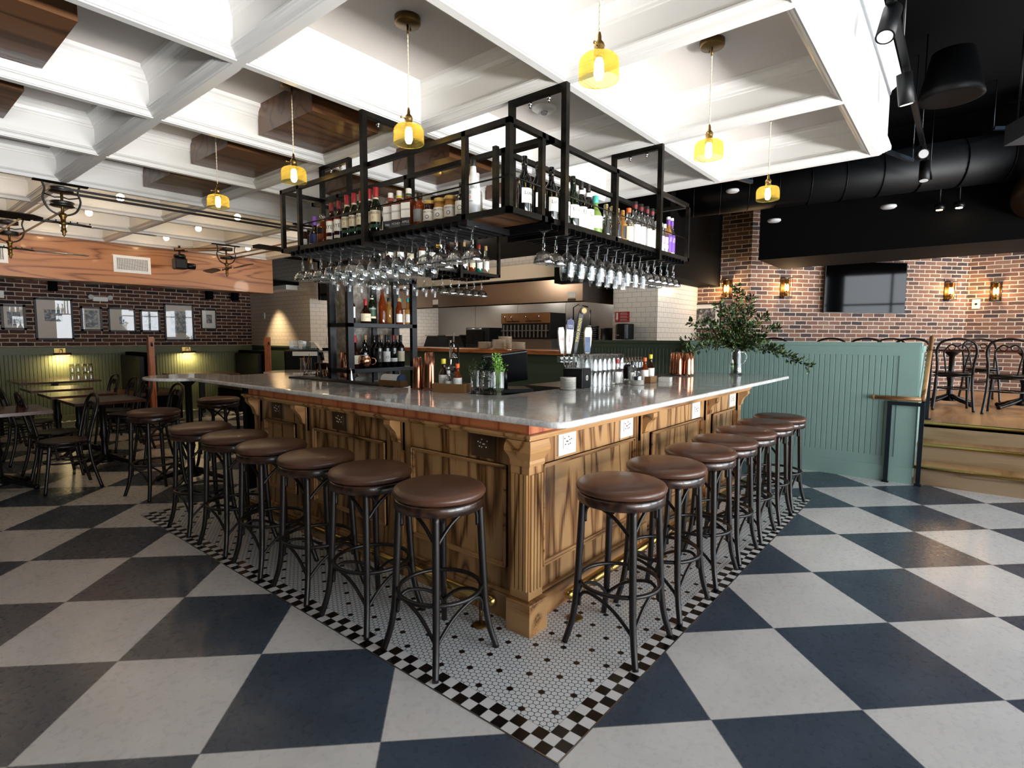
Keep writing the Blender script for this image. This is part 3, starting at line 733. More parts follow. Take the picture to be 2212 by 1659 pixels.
rack_piece(rk, X0 + DP, 4.205, 3.60, 3.935, ZB, ZT, [(4.205 - h, 3.6 + h), (4.205 - h, 3.935 - h), (3.45, 3.6 + h), (3.45, 3.935 - h), (2.7, 3.6 + h)])
m = MB(); m.box((X0 + W, Y0r + W, ZB + .008), (X0 + DP - W, 3.785 - W, ZB + .03)); m.box((X0 + DP - W, Y0r + W, ZB + .008), (4.205 - W, Y0r + DP - W, ZB + .03)); m.box((X0 + DP, 3.6 + W, ZB + .008), (4.205 - W, 3.935 - W, ZB + .03))
m.build('shelf_board', M['box_oak'], rk)
zr = ZB + .17
m = MB(); m.cyl((X0 + h, Y0r, zr), (X0 + h, 3.78, zr), .004, 6); m.cyl((X0, Y0r + h, zr), (4.2, Y0r + h, zr), .004, 6); m.cyl((X0 + DP, 3.6 + h, zr), (4.2, 3.6 + h, zr), .004, 6); m.build('guard_rod', M['steel'], rk)
def hanger(xa, ya, xb, yb, zb=ZB - .05):
    m = MB(); m.box((xa - .016, ya - .016, zb), (xa + .016, ya + .016, 2.783)); m.box((xb - .016, yb - .016, zb), (xb + .016, yb + .016, 2.783))
    m.bar((xa, ya, 2.767), (xb, yb, 2.767), .030, .032); m.bar((xa, ya, zb + .015), (xb, yb, zb + .015), .03, .03)
    o = m.build('hanger', M['steel'], rk)
    b = MB()
    for f in (.3, .65):
        x = xa + (xb - xa) * f; y = ya + (yb - ya) * f; b.cyl((x, y, 2.745), (x, y, 2.728), .011, 6).cyl((x, y, 2.735), (x, y, 2.715), .006, 8)
    b.build('bolt', M['chrome'], o)
hanger(2.468, Y0r - .012, 2.468, Y0r + DP + .012); hanger(3.632, Y0r - .012, 3.632, Y0r + DP + .012)
hanger(X0 - .012, 2.787, X0 + DP + .012, 2.787); hanger(2.468, 3.588, 2.468, 3.947); hanger(3.632, 3.588, 3.632, 3.947)
# glass channels underneath
m = MB(); ZR = 2.026
def rails_y(x0_, x1_, y_):   # channel crossing the left rack (runs in x)
    m = MB()
    for s_ in (-.022, .022):
        m.box((x0_, y_ + s_ - .004, ZR), (x1_, y_ + s_ + .004, ZR + .003)); m.box((x0_, y_ + s_ * 1.35 - .001, ZR), (x1_, y_ + s_ * 1.35 + .001, ZR + .03))
    m.box((x0_, y_ - .031, ZR + .03), (x0_ + .01, y_ + .031, ZR + .033)); m.box((x1_ - .01, y_ - .031, ZR + .03), (x1_, y_ + .031, ZR + .033)); m.build('glass_channel', M['blackm'], rk)
def rails_x(y0_, y1_, x_):
    m = MB()
    for s_ in (-.022, .022):
        m.box((x_ + s_ - .004, y0_, ZR), (x_ + s_ + .004, y1_, ZR + .003)); m.box((x_ + s_ * 1.35 - .001, y0_, ZR), (x_ + s_ * 1.35 + .001, y1_, ZR + .03))
    m.box((x_ - .031, y0_, ZR + .03), (x_ + .031, y0_ + .01, ZR + .033)); m.box((x_ - .031, y1_ - .01, ZR + .03), (x_ + .031, y1_, ZR + .033)); m.build('glass_channel', M['blackm'], rk)
GY = [1.99 + .117 * i for i in range(15)]; GX_ = [2.40 + .112 * i for i in range(16)]; GR = [2.86 + .105 * i for i in range(12)]
for y in GY: rails_y(X0, X0 + DP, y)
for x in GX_: rails_x(Y0r, Y0r + DP, x)
for x in GR: rails_x(3.6, 3.935, x)

# ------------------------------------------------------------------ hanging glasses
def glass_proto(kind):
    """upside down glass, origin at the top of the foot (z=0), bowl below"""
    t = thing({'wine': 'wine_glass', 'coupe': 'coupe_glass', 'goblet': 'goblet', 'flute': 'champagne_flute'}[kind], 'x', 'glass')
    foot = MB(); foot.olathe([(.0, .002), (.034, .0), (.036, -.002), (.034, -.004), (.012, -.009), (.0055, -.016)], n=20)
    foot.build('foot', M['glass'], t)
    if kind == 'coupe':
        MB().olathe([(.006, -.014), (.005, -.03), (.0065, -.055), (.0095, -.082), (.006, -.09), (.010, -.098), (.006, -.108)], n=10).build('stem', M['glass'], t)
        MB().olathe([(.004, -.106), (.02, -.110), (.037, -.122), (.047, -.137), (.052, -.155), (.0535, -.172), (.0525, -.174), (.046, -.140), (.03, -.122), (.004, -.110)], n=40, rib=.05).build('bowl', M['glassr'], t)
    elif kind == 'wine':
        MB().olathe([(.0055, -.014), (.004, -.04), (.0045, -.075), (.008, -.09)], n=8).build('stem', M['glass'], t)
        MB().olathe([(.006, -.088), (.022, -.10), (.038, -.12), (.045, -.145), (.045, -.17), (.040, -.20), (.036, -.217)], n=24).build('bowl', M['glass'], t)
    elif kind == 'goblet':
        MB().olathe([(.0055, -.014), (.004, -.04), (.006, -.07), (.008, -.087)], n=8).build('stem', M['glass'], t)
        MB().olathe([(.006, -.085), (.024, -.098), (.043, -.125), (.046, -.148), (.042, -.195), (.038, -.228)], n=24).build('bowl', M['glass'], t)
    else:
        MB().olathe([(.0055, -.014), (.0035, -.05), (.006, -.09)], n=8).build('stem', M['glass'], t)
        MB().olathe([(.005, -.088), (.018, -.11), (.026, -.14), (.027, -.17), (.023, -.215)], n=18).build('bowl', M['glass'], t)
    return t
used = {}
def hang(kind, x, y, label, group):
    loc = (x, y, ZR + .0075)
    if kind not in used: p = glass_proto(kind); used[kind] = p; p.location = loc; p['label'] = label; p['group'] = group
    else: dup(used[kind], loc, random.uniform(0, 6), label, group)
NM = {'wine': 'wine glass', 'coupe': 'ribbed coupe glass', 'goblet': 'stemmed goblet', 'flute': 'champagne flute'}
for i, y in enumerate(GY):
    k = 'coupe' if i < 4 or i >= 12 else 'wine'
    hang(k, X0 + .07, y, '%s, outer row of the left rack, %s from the corner' % (NM[k], ORD[i]), 'upturned glasses under the left rack')
    if i > 2: hang(k, X0 + .21, y, '%s, inner row of the left rack, %s from the corner' % (NM[k], ORD[i - 3]), 'upturned glasses under the left rack')
for i, x in enumerate(GX_):
    k = 'coupe' if i in (0, 1) or i >= 11 else 'goblet'
    hang(k, x, Y0r + .07, '%s, outer row of the right rack, %s from the corner' % (NM[k], ORD[i]), 'upturned glasses under the right rack')
    if i > 3: hang('coupe' if i > 10 else ('wine' if i < 7 else 'goblet'), x, Y0r + .22, '%s, inner row of the right rack, %s from the corner' % (NM['coupe' if i > 10 else ('wine' if i < 7 else 'goblet')], ORD[i - 4]), 'upturned glasses under the right rack')
for i, x in enumerate(GR):
    k = 'flute' if i < 6 else 'coupe'
    hang(k, x, 3.68, '%s hanging under the rear rack, %s from its left end' % (NM[k], ORD[i]), 'upturned glasses under the rear rack')
for i in range(5):
    hang('flute' if i < 3 else 'wine', 2.45 + .11 * i if i < 4 else 2.83, 3.76, '%s hanging in the back row of the rear rack, %s from the left' % (NM['flute' if i < 3 else 'wine'], ORD[i]), 'upturned glasses under the rear rack')

# ------------------------------------------------------------------ bottles
def cyl_label(mb, r, z0, z1, half=75, mi=0, c=0, n=10, wave=0):
    """curved label on the local -Y side"""
    vs = []; fs = []
    for i in range(n + 1):
        a = R_(-90 + c + half * (2 * i / n - 1)); vs += [(r * math.cos(a), r * math.sin(a), z0), (r * math.cos(a), r * math.sin(a), z1 + wave * math.cos((a + PI / 2) * 2))]
    for i in range(n): fs.append((2*i, 2*i+2, 2*i+3, 2*i+1))
    mb.add(vs, fs, mi, True)
def on_cyl(r, z): return lambda u, v: (r * math.sin(u / r), -r * math.cos(u / r), z + v)
def on_flat(y, z): return lambda u, v: (u, y, z + v)
def rbox(mb, w, d, z0, z1, r=.008, mi=0):
    P = []
    for (sx, sy, a0) in ((1, 1, 0), (-1, 1, 90), (-1, -1, 180), (1, -1, 270)):
        for k in range(4): a = R_(a0 + 30 * k); P.append((sx * (w / 2 - r) + r * math.cos(a), sy * (d / 2 - r) + r * math.sin(a)))
    mb.prism(P, z0, z1, 'z', mi)
def bottle(name, label, loc, group, gl, prof, cap=None, lab=None, face=None, texts=(), square=None, neck=None, rz=None, extra=None, world=None):
    """prof = [(r,z)..]; cap=(mat,r,z0,z1); lab=[(mat,z0,z1,half)..]; texts=[(string,size,z,mat)]"""
    x, y, z = loc
    if rz is None: rz = face if face is not None else 0
    t = thing(name, label, 'jar' if 'jar' in name else 'bottle', loc, rz, group)
    b = MB()
    if square: rbox(b, square[0], square[1], 0, square[2]); b.lathe(prof, n=16)
    else: b.lathe(prof, n=22)
    b.build('body', gl, t)
    if cap: MB().lathe([(cap[1] * .96, cap[2]), (cap[1], cap[2] + .002), (cap[1], cap[3] - .002), (cap[1] * .92, cap[3])], n=16).build('cap', cap[0], t)
    R = max(r for r, _ in prof) + .0006
    if neck: q = MB(); cyl_label(q, neck[3] + .0006, neck[1], neck[2], 170, n=14); q.build('neck_label', neck[0], t)
    for i, (mt, z0, z1, half) in enumerate(lab or []):
        q = MB(); mats = [mt]
        if square: q.box((-square[0] / 2 + .004, -square[1] / 2 - .0008, z0), (square[0] / 2 - .004, -square[1] / 2, z1))
        else: cyl_label(q, R, z0, z1, half)
        for (s_, sz, tz, tm) in texts:
            if z0 - .001 <= tz <= z1 + .001:
                if tm not in mats: mats.append(tm)
                q.text(s_, sz, on_flat(-square[1] / 2 - .0014, tz) if square else on_cyl(R + .0007, tz), mats.index(tm))
        q.build('label', mats, t)
    return t
wineP = lambda H=.30, r=.037: [(r * .9, 0), (r, .006), (r, H * .58), (r * .93, H * .65), (r * .5, H * .73), (.0145, H * .79), (.0135, H * .98), (.015, H * .985), (.015, H)]
bordeaux = wineP
whisP = lambda H=.295, r=.036: [(r * .92, 0), (r, .005), (r, H * .58), (r * .95, H * .63), (r * .6, H * .70), (.017, H * .76), (.0145, H * .9), (.0145, H)]
SZ = ZB + .03
def rkl(y): return (X0 + .125, y, SZ)
GL = 'bottles on the left hanging rack'; FL = R_(-90 + 12)   # local -Y turned to face -X
def fl(k=0): return R_(-90 + 22 + k)
bottle('whiskey_bottle', 'small dark bottle with white label at the far left end of the rack', rkl(3.68), GL, M['bdark'], [(.03, 0), (.032, .005), (.032, .09), (.015, .115), (.013, .13)], (M['lgrey'], .015, .125, .14), [(M['lab'], .02, .07, 60)], rz=fl())
bottle('cognac_bottle', 'dark bottle with navy label and violet cap, left end of rack', rkl(3.555), GL, M['bblack'], [(.036, 0), (.038, .01), (.036, .08), (.03, .11), (.016, .135), (.014, .19)], (M['purple'], .0155, .15, .215), [(M['navy'], .03, .09, 75), (M['lab'], .012, .026, 60)], rz=fl())
d_ = bottle('decanter', 'amber cut glass decanter with glass stopper on the left rack', rkl(3.455), GL, M['bamber'], [(.035, 0), (.038, .01), (.038, .12), (.03, .135), (.015, .145), (.015, .17)], (M['cork'], .012, .165, .185), [(M['blackm'], .08, .12, 40)], rz=fl())
MB().ball((0, 0, .20), .02, 10).build('stopper', M['glassr'], d_)
for k, y in enumerate((3.345, 3.255)):
    bottle('whiskey_bottle', 'dark whiskey bottle with RYE label and checked cap, %s of two' % ('left' if k == 0 else 'right'), rkl(y), GL, M['bdark'], whisP(.27, .036), (M['dred'], .016, .215, .275), [(M['lab'], .075, .15, 62), (M['red'], .15, .156, 62), (M['lab'], .03, .05, 40)], rz=fl(), texts=[('RYE', .036, .11, M['ink'])])
for k, y in enumerate((3.165, 3.085, 3.005, 2.925, 2.86)):
    bottle('whiskey_bottle', 'green whiskey bottle with cream JAMESON label, %s from the left' % ORD[k], rkl(y), GL, M['bgreen'], whisP(.295, .036), (M['red'], .0165, .235, .298), [(M['cream'], .085, .155, 80), (M['dgrn'], .05, .07, 80)], neck=(M['cream'], .20, .235, .0165), rz=fl(), texts=[('JAMESON', .019, .138, M['ink']), ('1', .026, .11, M['red'])])
for k, (y, s_) in enumerate(((2.715, ''), (2.635, 'HONEY'), (2.55, 'APPLE'))):
    bottle('whiskey_bottle', ['square whiskey bottle with white TENNESSEE tag label and red cap', 'square whiskey bottle with TENNESSEE tag label marked HONEY', 'square whiskey bottle with TENNESSEE tag label marked APPLE'][k], rkl(y), GL, M['bamber'], [(.018, .17), (.017, .185), (.0155, .225)],
           (M['lab'], .017, .195, .24), [(M['lab'], .07, .155, 0), (M['bblack'], .025, .068, 0)], rz=fl(-6), square=(.070, .070, .172), neck=((M['red'], M['yellow'], M['dgrn'])[k], .197, .21, .017), texts=[('TENNESSEE', .0125, .115, M['ink']), (s_ or 'FIRE', .018, .045, M['lab'])])
bottle('whiskey_bottle', 'orange whiskey bottle with ornate dark label and black cap', rkl(2.455), GL, M['bamber'], [(.035, 0), (.037, .006), (.037, .12), (.03, .14), (.015, .15), (.014, .17)], (M['ink'], .017, .168, .20), [(M['grey'], .035, .105, 50)], rz=fl())
for k, y in enumerate((2.37, 2.285, 2.20)):
    bottle('preserve_jar', 'glass jar with THROTTLE label and gold lid, %s from the left' % ORD[k], rkl(y), GL, (M['bdark'], M['bgold'], M['bgold'])[k], [(.036, 0), (.038, .006), (.038, .095), (.032, .115), (.031, .125)], (M['gold'], .035, .122, .142), [(M['lab'], .028, .09, 60)], rz=fl(), texts=[('THROTTLE', .0135, .076, M['ink']), ('O', .032, .048, M['ink'])])
bottle('gin_bottle', 'dark brown gin bottle with grey and white label beside the white rum bottle', rkl(2.115), GL, M['bblack'], [(.036, 0), (.038, .005), (.038, .11), (.03, .13), (.017, .145), (.016, .185)], (M['ink'], .017, .18, .20), [(M['lab'], .03, .1, 75)], rz=fl(), texts=[('O', .04, .062, M['grey'])])
bottle('rum_bottle', 'white MALIBU rum bottle with palm logo and black cap', rkl(2.035), GL, M['bwhite'], [(.036, 0), (.038, .006), (.038, .15), (.034, .185), (.02, .225), (.016, .25), (.0155, .27)], (M['ink'], .0165, .268, .30), [(M['bwhite'], .06, .175, 60)], rz=fl(-8), texts=[('MALIBU', .022, .155, M['ink']), ('ORIGINAL', .009, .085, M['ink']), ('*', .05, .12, M['leafd']), ('o', .034, .108, M['orange'])])
bottle('rum_bottle', 'white capped bottle behind the white rum bottle', (X0 + .24, 2.12, SZ), GL, M['bclear'], whisP(.27, .034), (M['bwhite'], .018, .23, .275), [(M['lab'], .06, .13, 60)], rz=fl())
# right rack
GR_ = 'bottles on the right hanging rack'
def rkr(x): return (x, Y0r + .125, SZ)
fr_ = lambda k=0: R_(-14 + k)
for k, (x, col) in enumerate(((2.30, 'bblack'), (2.42, 'bblack'), (2.54, 'bblack'), (2.66, 'bgreen'), (2.755, 'bgreen'))):
    bottle('wine_bottle', 'tall dark wine bottle with white script Luna label, %s from the rack corner' % ORD[k], rkr(x), GR_, M[col], wineP(.31, .039), (M[col], .0158, .265, .312), [(M['lab'], .07, .145, 58)], rz=fr_(), texts=[('Luna', .027, .12, M['ink']), ('-', .03, .09, M['pink'])])
for k, x in enumerate((2.845, 2.925)):
    bottle('wine_bottle', 'dark bottle with white sketched label and round seal, %s of two' % ('left' if k == 0 else 'right'), rkr(x), GR_, M['bblack'], wineP(.30, .037), (M['ink'], .015, .26, .30), [(M['lab'], .03, .15, 66)], rz=fr_(), neck=(M['lab'], .225, .25, .0165), texts=[('U', .04, .12, M['ink']), ('~~', .03, .07, M['ink']), ('~~', .03, .05, M['ink'])])
bottle('liqueur_bottle', 'bright green bottle with white label and mint cap', rkr(3.01), GR_, M['bmint'], [(.04, 0), (.044, .01), (.044, .11), (.036, .145), (.018, .175), (.016, .21)], (M['teal'], .019, .205, .25), [(M['lab'], .05, .125, 62)], rz=fr_())
for k, x in enumerate((3.14, 3.215, 3.29, 3.36)):
    bottle('tequila_bottle', 'narrow clear tequila bottle of pale liquid behind the rack post, %s' % ORD[k], rkr(x), GR_, M['bclear'] if k != 3 else M['bgold'], whisP(.22, .028), (M['gold'], .013, .2, .225), [(M['ink'], .04, .12, 30)], rz=fr_())
bottle('tequila_bottle', 'clear bottle with orange cap and peach label on the right rack', rkr(3.445), GR_, M['bclear'], whisP(.25, .034), (M['orange'], .017, .225, .255), [(M['cream'], .04, .13, 66)], rz=fr_(), texts=[('f', .04, .10, M['pink'])])
for k, x in enumerate((3.535, 3.625, 3.715, 3.80)):
    bottle('vodka_bottle', 'tall clear bottle with frosted label and black cap, %s from the left' % ORD[k], rkr(x), GR_, M['bclear'], [(.038, 0), (.041, .006), (.041, .17), (.034, .195), (.016, .225), (.015, .26)], (M['ink'], .017, .262, .315), [(M['lgrey'], .03, .155, 70)], neck=(M['dred'], .27, .292, .0178), rz=fr_())
for k, x in enumerate((3.885, 3.955, 4.02)):
    bottle('tequila_bottle', 'short clear bottle with lilac label and white cap, %s of three' % ORD[k], rkr(x), GR_, M['bclear'], whisP(.235, .032), (M['lab'], .0155, .21, .24), [(M['lilac'] if k else M['purple'], .09, .14, 66), (M['lab'], .055, .085, 66)], rz=fr_())
for k, x in enumerate((4.09, 4.15)):
    bottle('tequila_bottle', 'clear bottle with bold purple label and purple neck at the rack end, %s' % ('left one' if k == 0 else 'right one'), rkr(x), GR_, M['bgold'] if k == 0 else M['bclear'], whisP(.30, .03), (M['lab'], .016, .285, .305), [(M['purple'], .04, .17, 60)], neck=(M['purple'], .225, .28, .0155), rz=fr_(), texts=[('//', .05, .13, M['lab'])])
# rear rack bottles
GB = 'bottles on the rear hanging rack'
rear = [(2.46, 'bamber', 'amber'), (2.58, 'bamber', 'amber'), (2.70, 'bclear', 'clear'), (2.82, 'bgreen', 'green'), (2.93, 'bdark', 'dark red'), (3.04, 'bdark', 'dark red'), (3.15, 'bdark', 'dark red'), (3.28, 'bamber', 'amber'), (3.40, 'bblack', 'black'), (3.60, 'bdark', 'dark red'), (3.70, 'bblack', 'black'), (3.81, 'bblack', 'black'), (3.92, 'bamber', 'amber'), (4.02, 'bteal', 'teal green'), (4.12, 'bclear', 'clear')]
for k, (x, g, cn) in enumerate(rear):
    bottle('liquor_bottle', '%s bottle on the rear rack, %s from its left end' % (cn, ORD[k]), (x, 3.72, SZ), GB, M[g], whisP(.29 - .02 * (k % 3), .034), ((M['ink'], M['red'], M['cork'])[k % 3], .016, .235, .28), [(M['lab'] if k % 3 else M['cream'], .05, .13, 60)], rz=R_(-20))
# ------------------------------------------------------------------ things on the bar top
T = 1.085
def single(name, mb, mats, label, cat, loc=(0,0,0), rz=0, group=None, bevel=0):
    o = mb.build(name, mats, None, bevel); o.location = loc; o.rotation_euler = (0, 0, rz); return props(o, label, cat, group)
# pitcher with stirrers
t = thing('mixing_glass', 'tall clear mixing glass of copper spoons at the left end of the bar', 'glass', (2.84, 4.90, T + .0))
MB().olathe([(.0, .004), (.044, .004), (.05, .0), (.052, .01), (.052, .17), (.054, .178)], n=24).build('body', M['glass'], t)
m = MB()
for k in range(4): m.tube([(.02 * math.cos(k), .02 * math.sin(k), .008), (.035 * math.cos(k * 1.9), .035 * math.sin(k * 1.9), .16 + .02 * k)], .003, 6, 0).ball((.02 * math.cos(k), .02 * math.sin(k), .02), .011, 8)
m.build('spoon', M['copper'], t)
jp = [(.021, 0), (.022, .002), (.012, .05), (.0105, .062), (.018, .12), (.0235, .131), (.0225, .131), (.012, .07)]
for k, (x, y) in enumerate(((2.90, 4.80), (2.925, 4.745), (2.97, 4.775), (2.95, 4.68))):
    single('jigger', MB().lathe(jp, n=20), M['jigger'], 'bronze bar jigger, %s from the mixing glass' % ORD[k], 'jigger', (x, y, T), group='jiggers at the left end of the bar')
sh = [(.040, 0), (.041, .004), (.041, .02), (.036, .14), (.030, .23), (.024, .235), (.0, .235)]
def shaker(loc, lb, H=.235, w=1.0, grp='copper cocktail shakers'):
    s = H / .235; single('cocktail_shaker', MB().lathe([(r * w, z * s) for r, z in sh][::1], n=28), M['copper'], lb, 'shaker', loc, 0, grp)
shaker((3.02, 4.53, T - .0), 'copper shaker tin beside the jiggers, before the concrete column')
shaker((2.70, 3.115, T), 'shorter of two copper shakers beside the bottle tray'); shaker((2.725, 3.015, T), 'taller of two copper shakers beside the bottle tray', .272, 1.12)
for k in range(7):
    a = k * PI / 3
    shaker((5.50 + (.085 * math.cos(a) if k else 0), 2.24 + (.085 * math.sin(a) if k else 0), T + .011), 'copper shaker in the right end cluster, %s' % ('middle one' if not k else ORD[k - 1] + ' round the middle one'), .225, .95, 'cluster of copper shakers at the right end')
# copper strainers
for k, (x, y) in enumerate(((2.98, 4.42), (3.02, 4.36))):
    m = MB(); m.tube(arcpts((0, 0, .045), .04, 0, 350, 24, 'xz'), .004, 6, closed=True).tube([(.03, 0, .05), (.09, .01, .02), (.13, .02, .004)], .004, 6).tube(arcpts((.0, .012, .04), .028, 0, 350, 20, 'xz'), .003, 6, closed=True)
    single('strainer', m, M['copper'], 'copper cocktail strainer near the white cone, %s' % ('left' if k == 0 else 'right'), 'strainer', (x, y, T), .6 * k, 'copper cocktail strainers')
single('pourer_cone', MB().lathe([(.021, 0), (.021, .003), (.006, .09), (.002, .122)], n=16), M['chrome'], 'slim steel cone standing on the black bar mat', 'cone', (2.80, 4.10, T), group=None)
single('small_dish', MB().lathe([(.02, 0), (.05, .016), (.052, .018), (.03, .006)], n=24), M['white2'], 'small white dish on the bar behind the mat', 'dish', (2.86, 3.78, T))
# coasters in a wooden holder
t = thing('coaster_holder', 'kraft box holding a roll of round white and blue coasters', 'coaster holder', (2.70, 3.40, T), R_(100))
m = MB(); m.box((-.105, -.05, 0), (.105, .05, .006)); m.box((-.105, -.05, 0), (.105, -.045, .052)); m.box((-.105, .045, 0), (.105, .05, .052)); m.box((-.105, -.05, 0), (-.1, .05, .052)); m.box((.1, -.05, 0), (.105, .05, .052)); m.build('tray', M['kraft'], t)
for k in range(22):
    x = -.095 + k * .0085
    MB().lathe([(.044, 0), (.045, .001), (.045, .006), (.044, .0075)], (x, 0, .052), 24, axis=(1, 0, 0)).build('coaster', M['lab'] if k > 2 else M['blue'], t)
# bottle tray
HB = 'bitters bottles in the kraft tray by the herbs'
t = thing('bottle_tray', 'angular kraft tray of small bitters bottles by the herb glasses', 'tray', (2.70, 2.76, T), R_(110))
m = MB(); pl = [(-.12, -.05), (.05, -.065), (.12, -.03), (.12, .05), (-.12, .05)]
m.prism(pl, 0, .006)
for (a, b) in zip(pl, pl[1:] + pl[:1]): m.bar((a[0], a[1], .031), (b[0], b[1], .031), .006, .062)
m.build('tray', M['kraftl'], t)
def small(loc, lb, H, g, cap, lab, grp=HB, r=.03, tx=()):
    return bottle('bitters_bottle', lb, loc, grp, M[g], [(r * .95, 0), (r, .004), (r, H * .52), (r * .55, H * .64), (r * .42, H * .8), (r * .42, H * .84)], (M[cap], r * .5, H * .84, H), [(M[lab], H * .08, H * .5, 80)], rz=R_(-50), texts=tx)
small((2.70, 2.84, T + .007), 'tall bitters bottle with white wrap and yellow cap in the kraft tray', .225, 'bdark', 'yellow', 'lab', r=.034, tx=[('~~~', .02, .09, M['ink'])])
small((2.685, 2.775, T + .007), 'short clear bottle with white label in the front of the kraft tray', .145, 'bclear', 'lgrey', 'lab', r=.026)
small((2.745, 2.765, T + .007), 'clear bottle with blue-black cap at the back of the kraft tray', .165, 'bclear', 'ink', 'lab', r=.026)
small((2.70, 2.70, T + .007), 'amber bitters bottle with orange cap in the kraft tray', .195, 'bamber', 'orange', 'lab', r=.03)
for k in range(2):
    t = thing('shot_glass', 'clear ribbed tumbler behind the kraft tray, %s of a stack of two' % ('upper' if k else 'lower'), 'glass', (2.86, 2.93, T + .078 * k), group='tumblers behind the kraft tray')
    MB().olathe([(0, .006), (.03, .006), (.033, 0), (.036, .075), (.038, .085)], n=20, rib=.03).build('body', M['glassr'], t)
# herb glasses
def leaf_blob(mb, c, n, R, size, mi=0, flat=.5, seed=0, H=None):
    rnd = random.Random(seed)
    for _ in range(n):
        th = rnd.uniform(0, 2 * PI); ph = rnd.uniform(-1, 1); rr = R * rnd.random() ** .5
        p = Vector((c[0] + rr * math.cos(th) * math.sqrt(1 - ph * ph * .5), c[1] + rr * math.sin(th) * math.sqrt(1 - ph * ph * .5), c[2] + (H or R) * ph))
        leaf(mb, p, Vector((rnd.uniform(-1, 1), rnd.uniform(-1, 1), rnd.uniform(-.4, 1))), size * rnd.uniform(.7, 1.3), rnd, mi)
def leaf(mb, p, d, s_, rnd, mi=0, w=.42):
    d = d.normalized(); side = d.cross(Vector((rnd.uniform(-1, 1), rnd.uniform(-1, 1), rnd.uniform(.2, 1)))).normalized(); nn = side.cross(d) * s_ * .12
    vs = [p, p + d * s_ * .35 + side * s_ * w * .5 - nn, p + d * s_ * .75 + side * s_ * w * .38, p + d * s_, p + d * s_ * .75 - side * s_ * w * .38, p + d * s_ * .35 - side * s_ * w * .5 - nn, p + d * s_ * .5 + nn]
    mb.add([tuple(v) for v in vs], [(0, 1, 6), (1, 2, 6), (2, 3, 6), (3, 4, 6), (4, 5, 6), (5, 0, 6)], mi, True)
hb = [((2.765, 2.585), 'glass of rosemary sprigs in the herb row on the bar', 'rosemary'), ((2.79, 2.50), 'glass of dark mint leaves in the middle of the herb row', 'mint'), ((2.795, 2.405), 'glass of tall bright parsley at the right of the herb row', 'parsley')]
for k, ((x, y), lb, kind) in enumerate(hb):
    t = thing('herb_glass', lb, 'glass of herbs', (x, y, T), 0, 'herb glasses on the bar')
    MB().olathe([(0, .015), (.034, .015), (.037, .0), (.038, .05), (.039, .155), (.04, .16)], n=16, rib=.02).build('glass', M['glassr'], t)
    m = MB(); rnd = random.Random(k + 5)
    if kind == 'mint':
        for q in range(7): m.tube([(.01 * math.cos(q), .01 * math.sin(q), .02), (.02 * math.cos(q), .02 * math.sin(q), .15)], .0018, 5, 1)
        leaf_blob(m, (0, 0, .10), 46, .026, .035, 0, seed=4, H=.06); leaf_blob(m, (0, 0, .185), 120, .058, .036, 0, seed=5, H=.03)
        m.build('herb', [M['leafd'], M['leaf']], t)
    elif kind == 'parsley':
        for q in range(14):
            a = rnd.uniform(0, 6.28); e = Vector((.06 * math.cos(a) * rnd.random(), .06 * math.sin(a) * rnd.random(), rnd.uniform(.17, .27)))
            m.tube([(.02 * math.cos(a), .02 * math.sin(a), .02), (.02 * math.cos(a + .4), .02 * math.sin(a + .4), .12), tuple(e)], .0018, 5, 1)
            leaf_blob(m, tuple(e), 11, .022, .022, 0, seed=q)
        m.build('herb', [M['leafl'], M['leafl']], t)
    else:
        for q in range(9):
            a = rnd.uniform(0, 6.28); e = Vector((.05 * math.cos(a) - .01, .05 * math.sin(a), rnd.uniform(.17, .24))); b0 = Vector((.01 * math.cos(a), .01 * math.sin(a), .02))
            m.tube([tuple(b0), tuple(e)], .0015, 5, 1)
            for w in range(22):
                f = w / 22; p = b0.lerp(e, f); d = Vector((math.cos(w * 2.4), math.sin(w * 2.4), .7)); leaf(m, p, d, .02, rnd, 0, .16)
        m.build('herb', [M['leaf'], M['stem']], t)
# register terminal seen from behind
t = thing('pos_terminal', 'black touchscreen till terminal tilted back behind the bar corner', 'till', (3.16, 2.66, T - .03), R_(-38), world=False)
m = MB(); m.box((-.19, -.13, 0), (.19, .13, .035)); m.build('base', M['blackm'], t, .008)
m = MB(); m.M = Matrix.Translation((0, -.02, .16)) @ Matrix.Rotation(R_(24), 4, 'X') @ Matrix.Rotation(R_(-8), 4, 'Y'); m.cbox((0, 0, .03), (.34, .028, .25)); m.cbox((-.14, -.03, -.05), (.08, .05, .12)); m.build('screen', M['blackm'], t, .01)
m = MB(); m.tube([(0, .04, .03), (0, .02, .09), (0, -.01, .17)], .03, 8); m.build('stand', M['blackm'], t)
single('till_drawer', MB().box((-.2, -.2, 0), (.2, .2, .09)), M['blackm'], 'flat black cash drawer under the till terminal', 'drawer', (3.18, 2.68, T - .13), R_(-38), None, .006)
# small plates stack
for k in range(10):
    o = MB().lathe([(.03, 0), (.058, .006), (.06, .009), (.03, .004)], n=26); single('side_plate', o, M['lab'], 'small white plate left of the black speaker box, ' + ('topmost' if k == 9 else ORD[k] + ' from the bottom of its stack'), 'plate', (3.40, 2.25, T + k * .0092), 0, 'stack of small white plates')
t = thing('speaker_or_duct', 'black cube speaker with a round white logo on the bar', 'speaker', (3.60, 2.30, T), R_(8))
MB().box((-.085, -.08, 0), (.085, .08, .15)).build('body', M['blackm'], t, .006)
MB().box((-.075, -.083, .01), (.075, -.08, .14)).build('front_plate', M['duct'], t)
MB().text('O', .06, on_flat(-.0835, .075), 0).text('0', .035, on_flat(-.0836, .075), 0).build('logo', M['lab'], t)
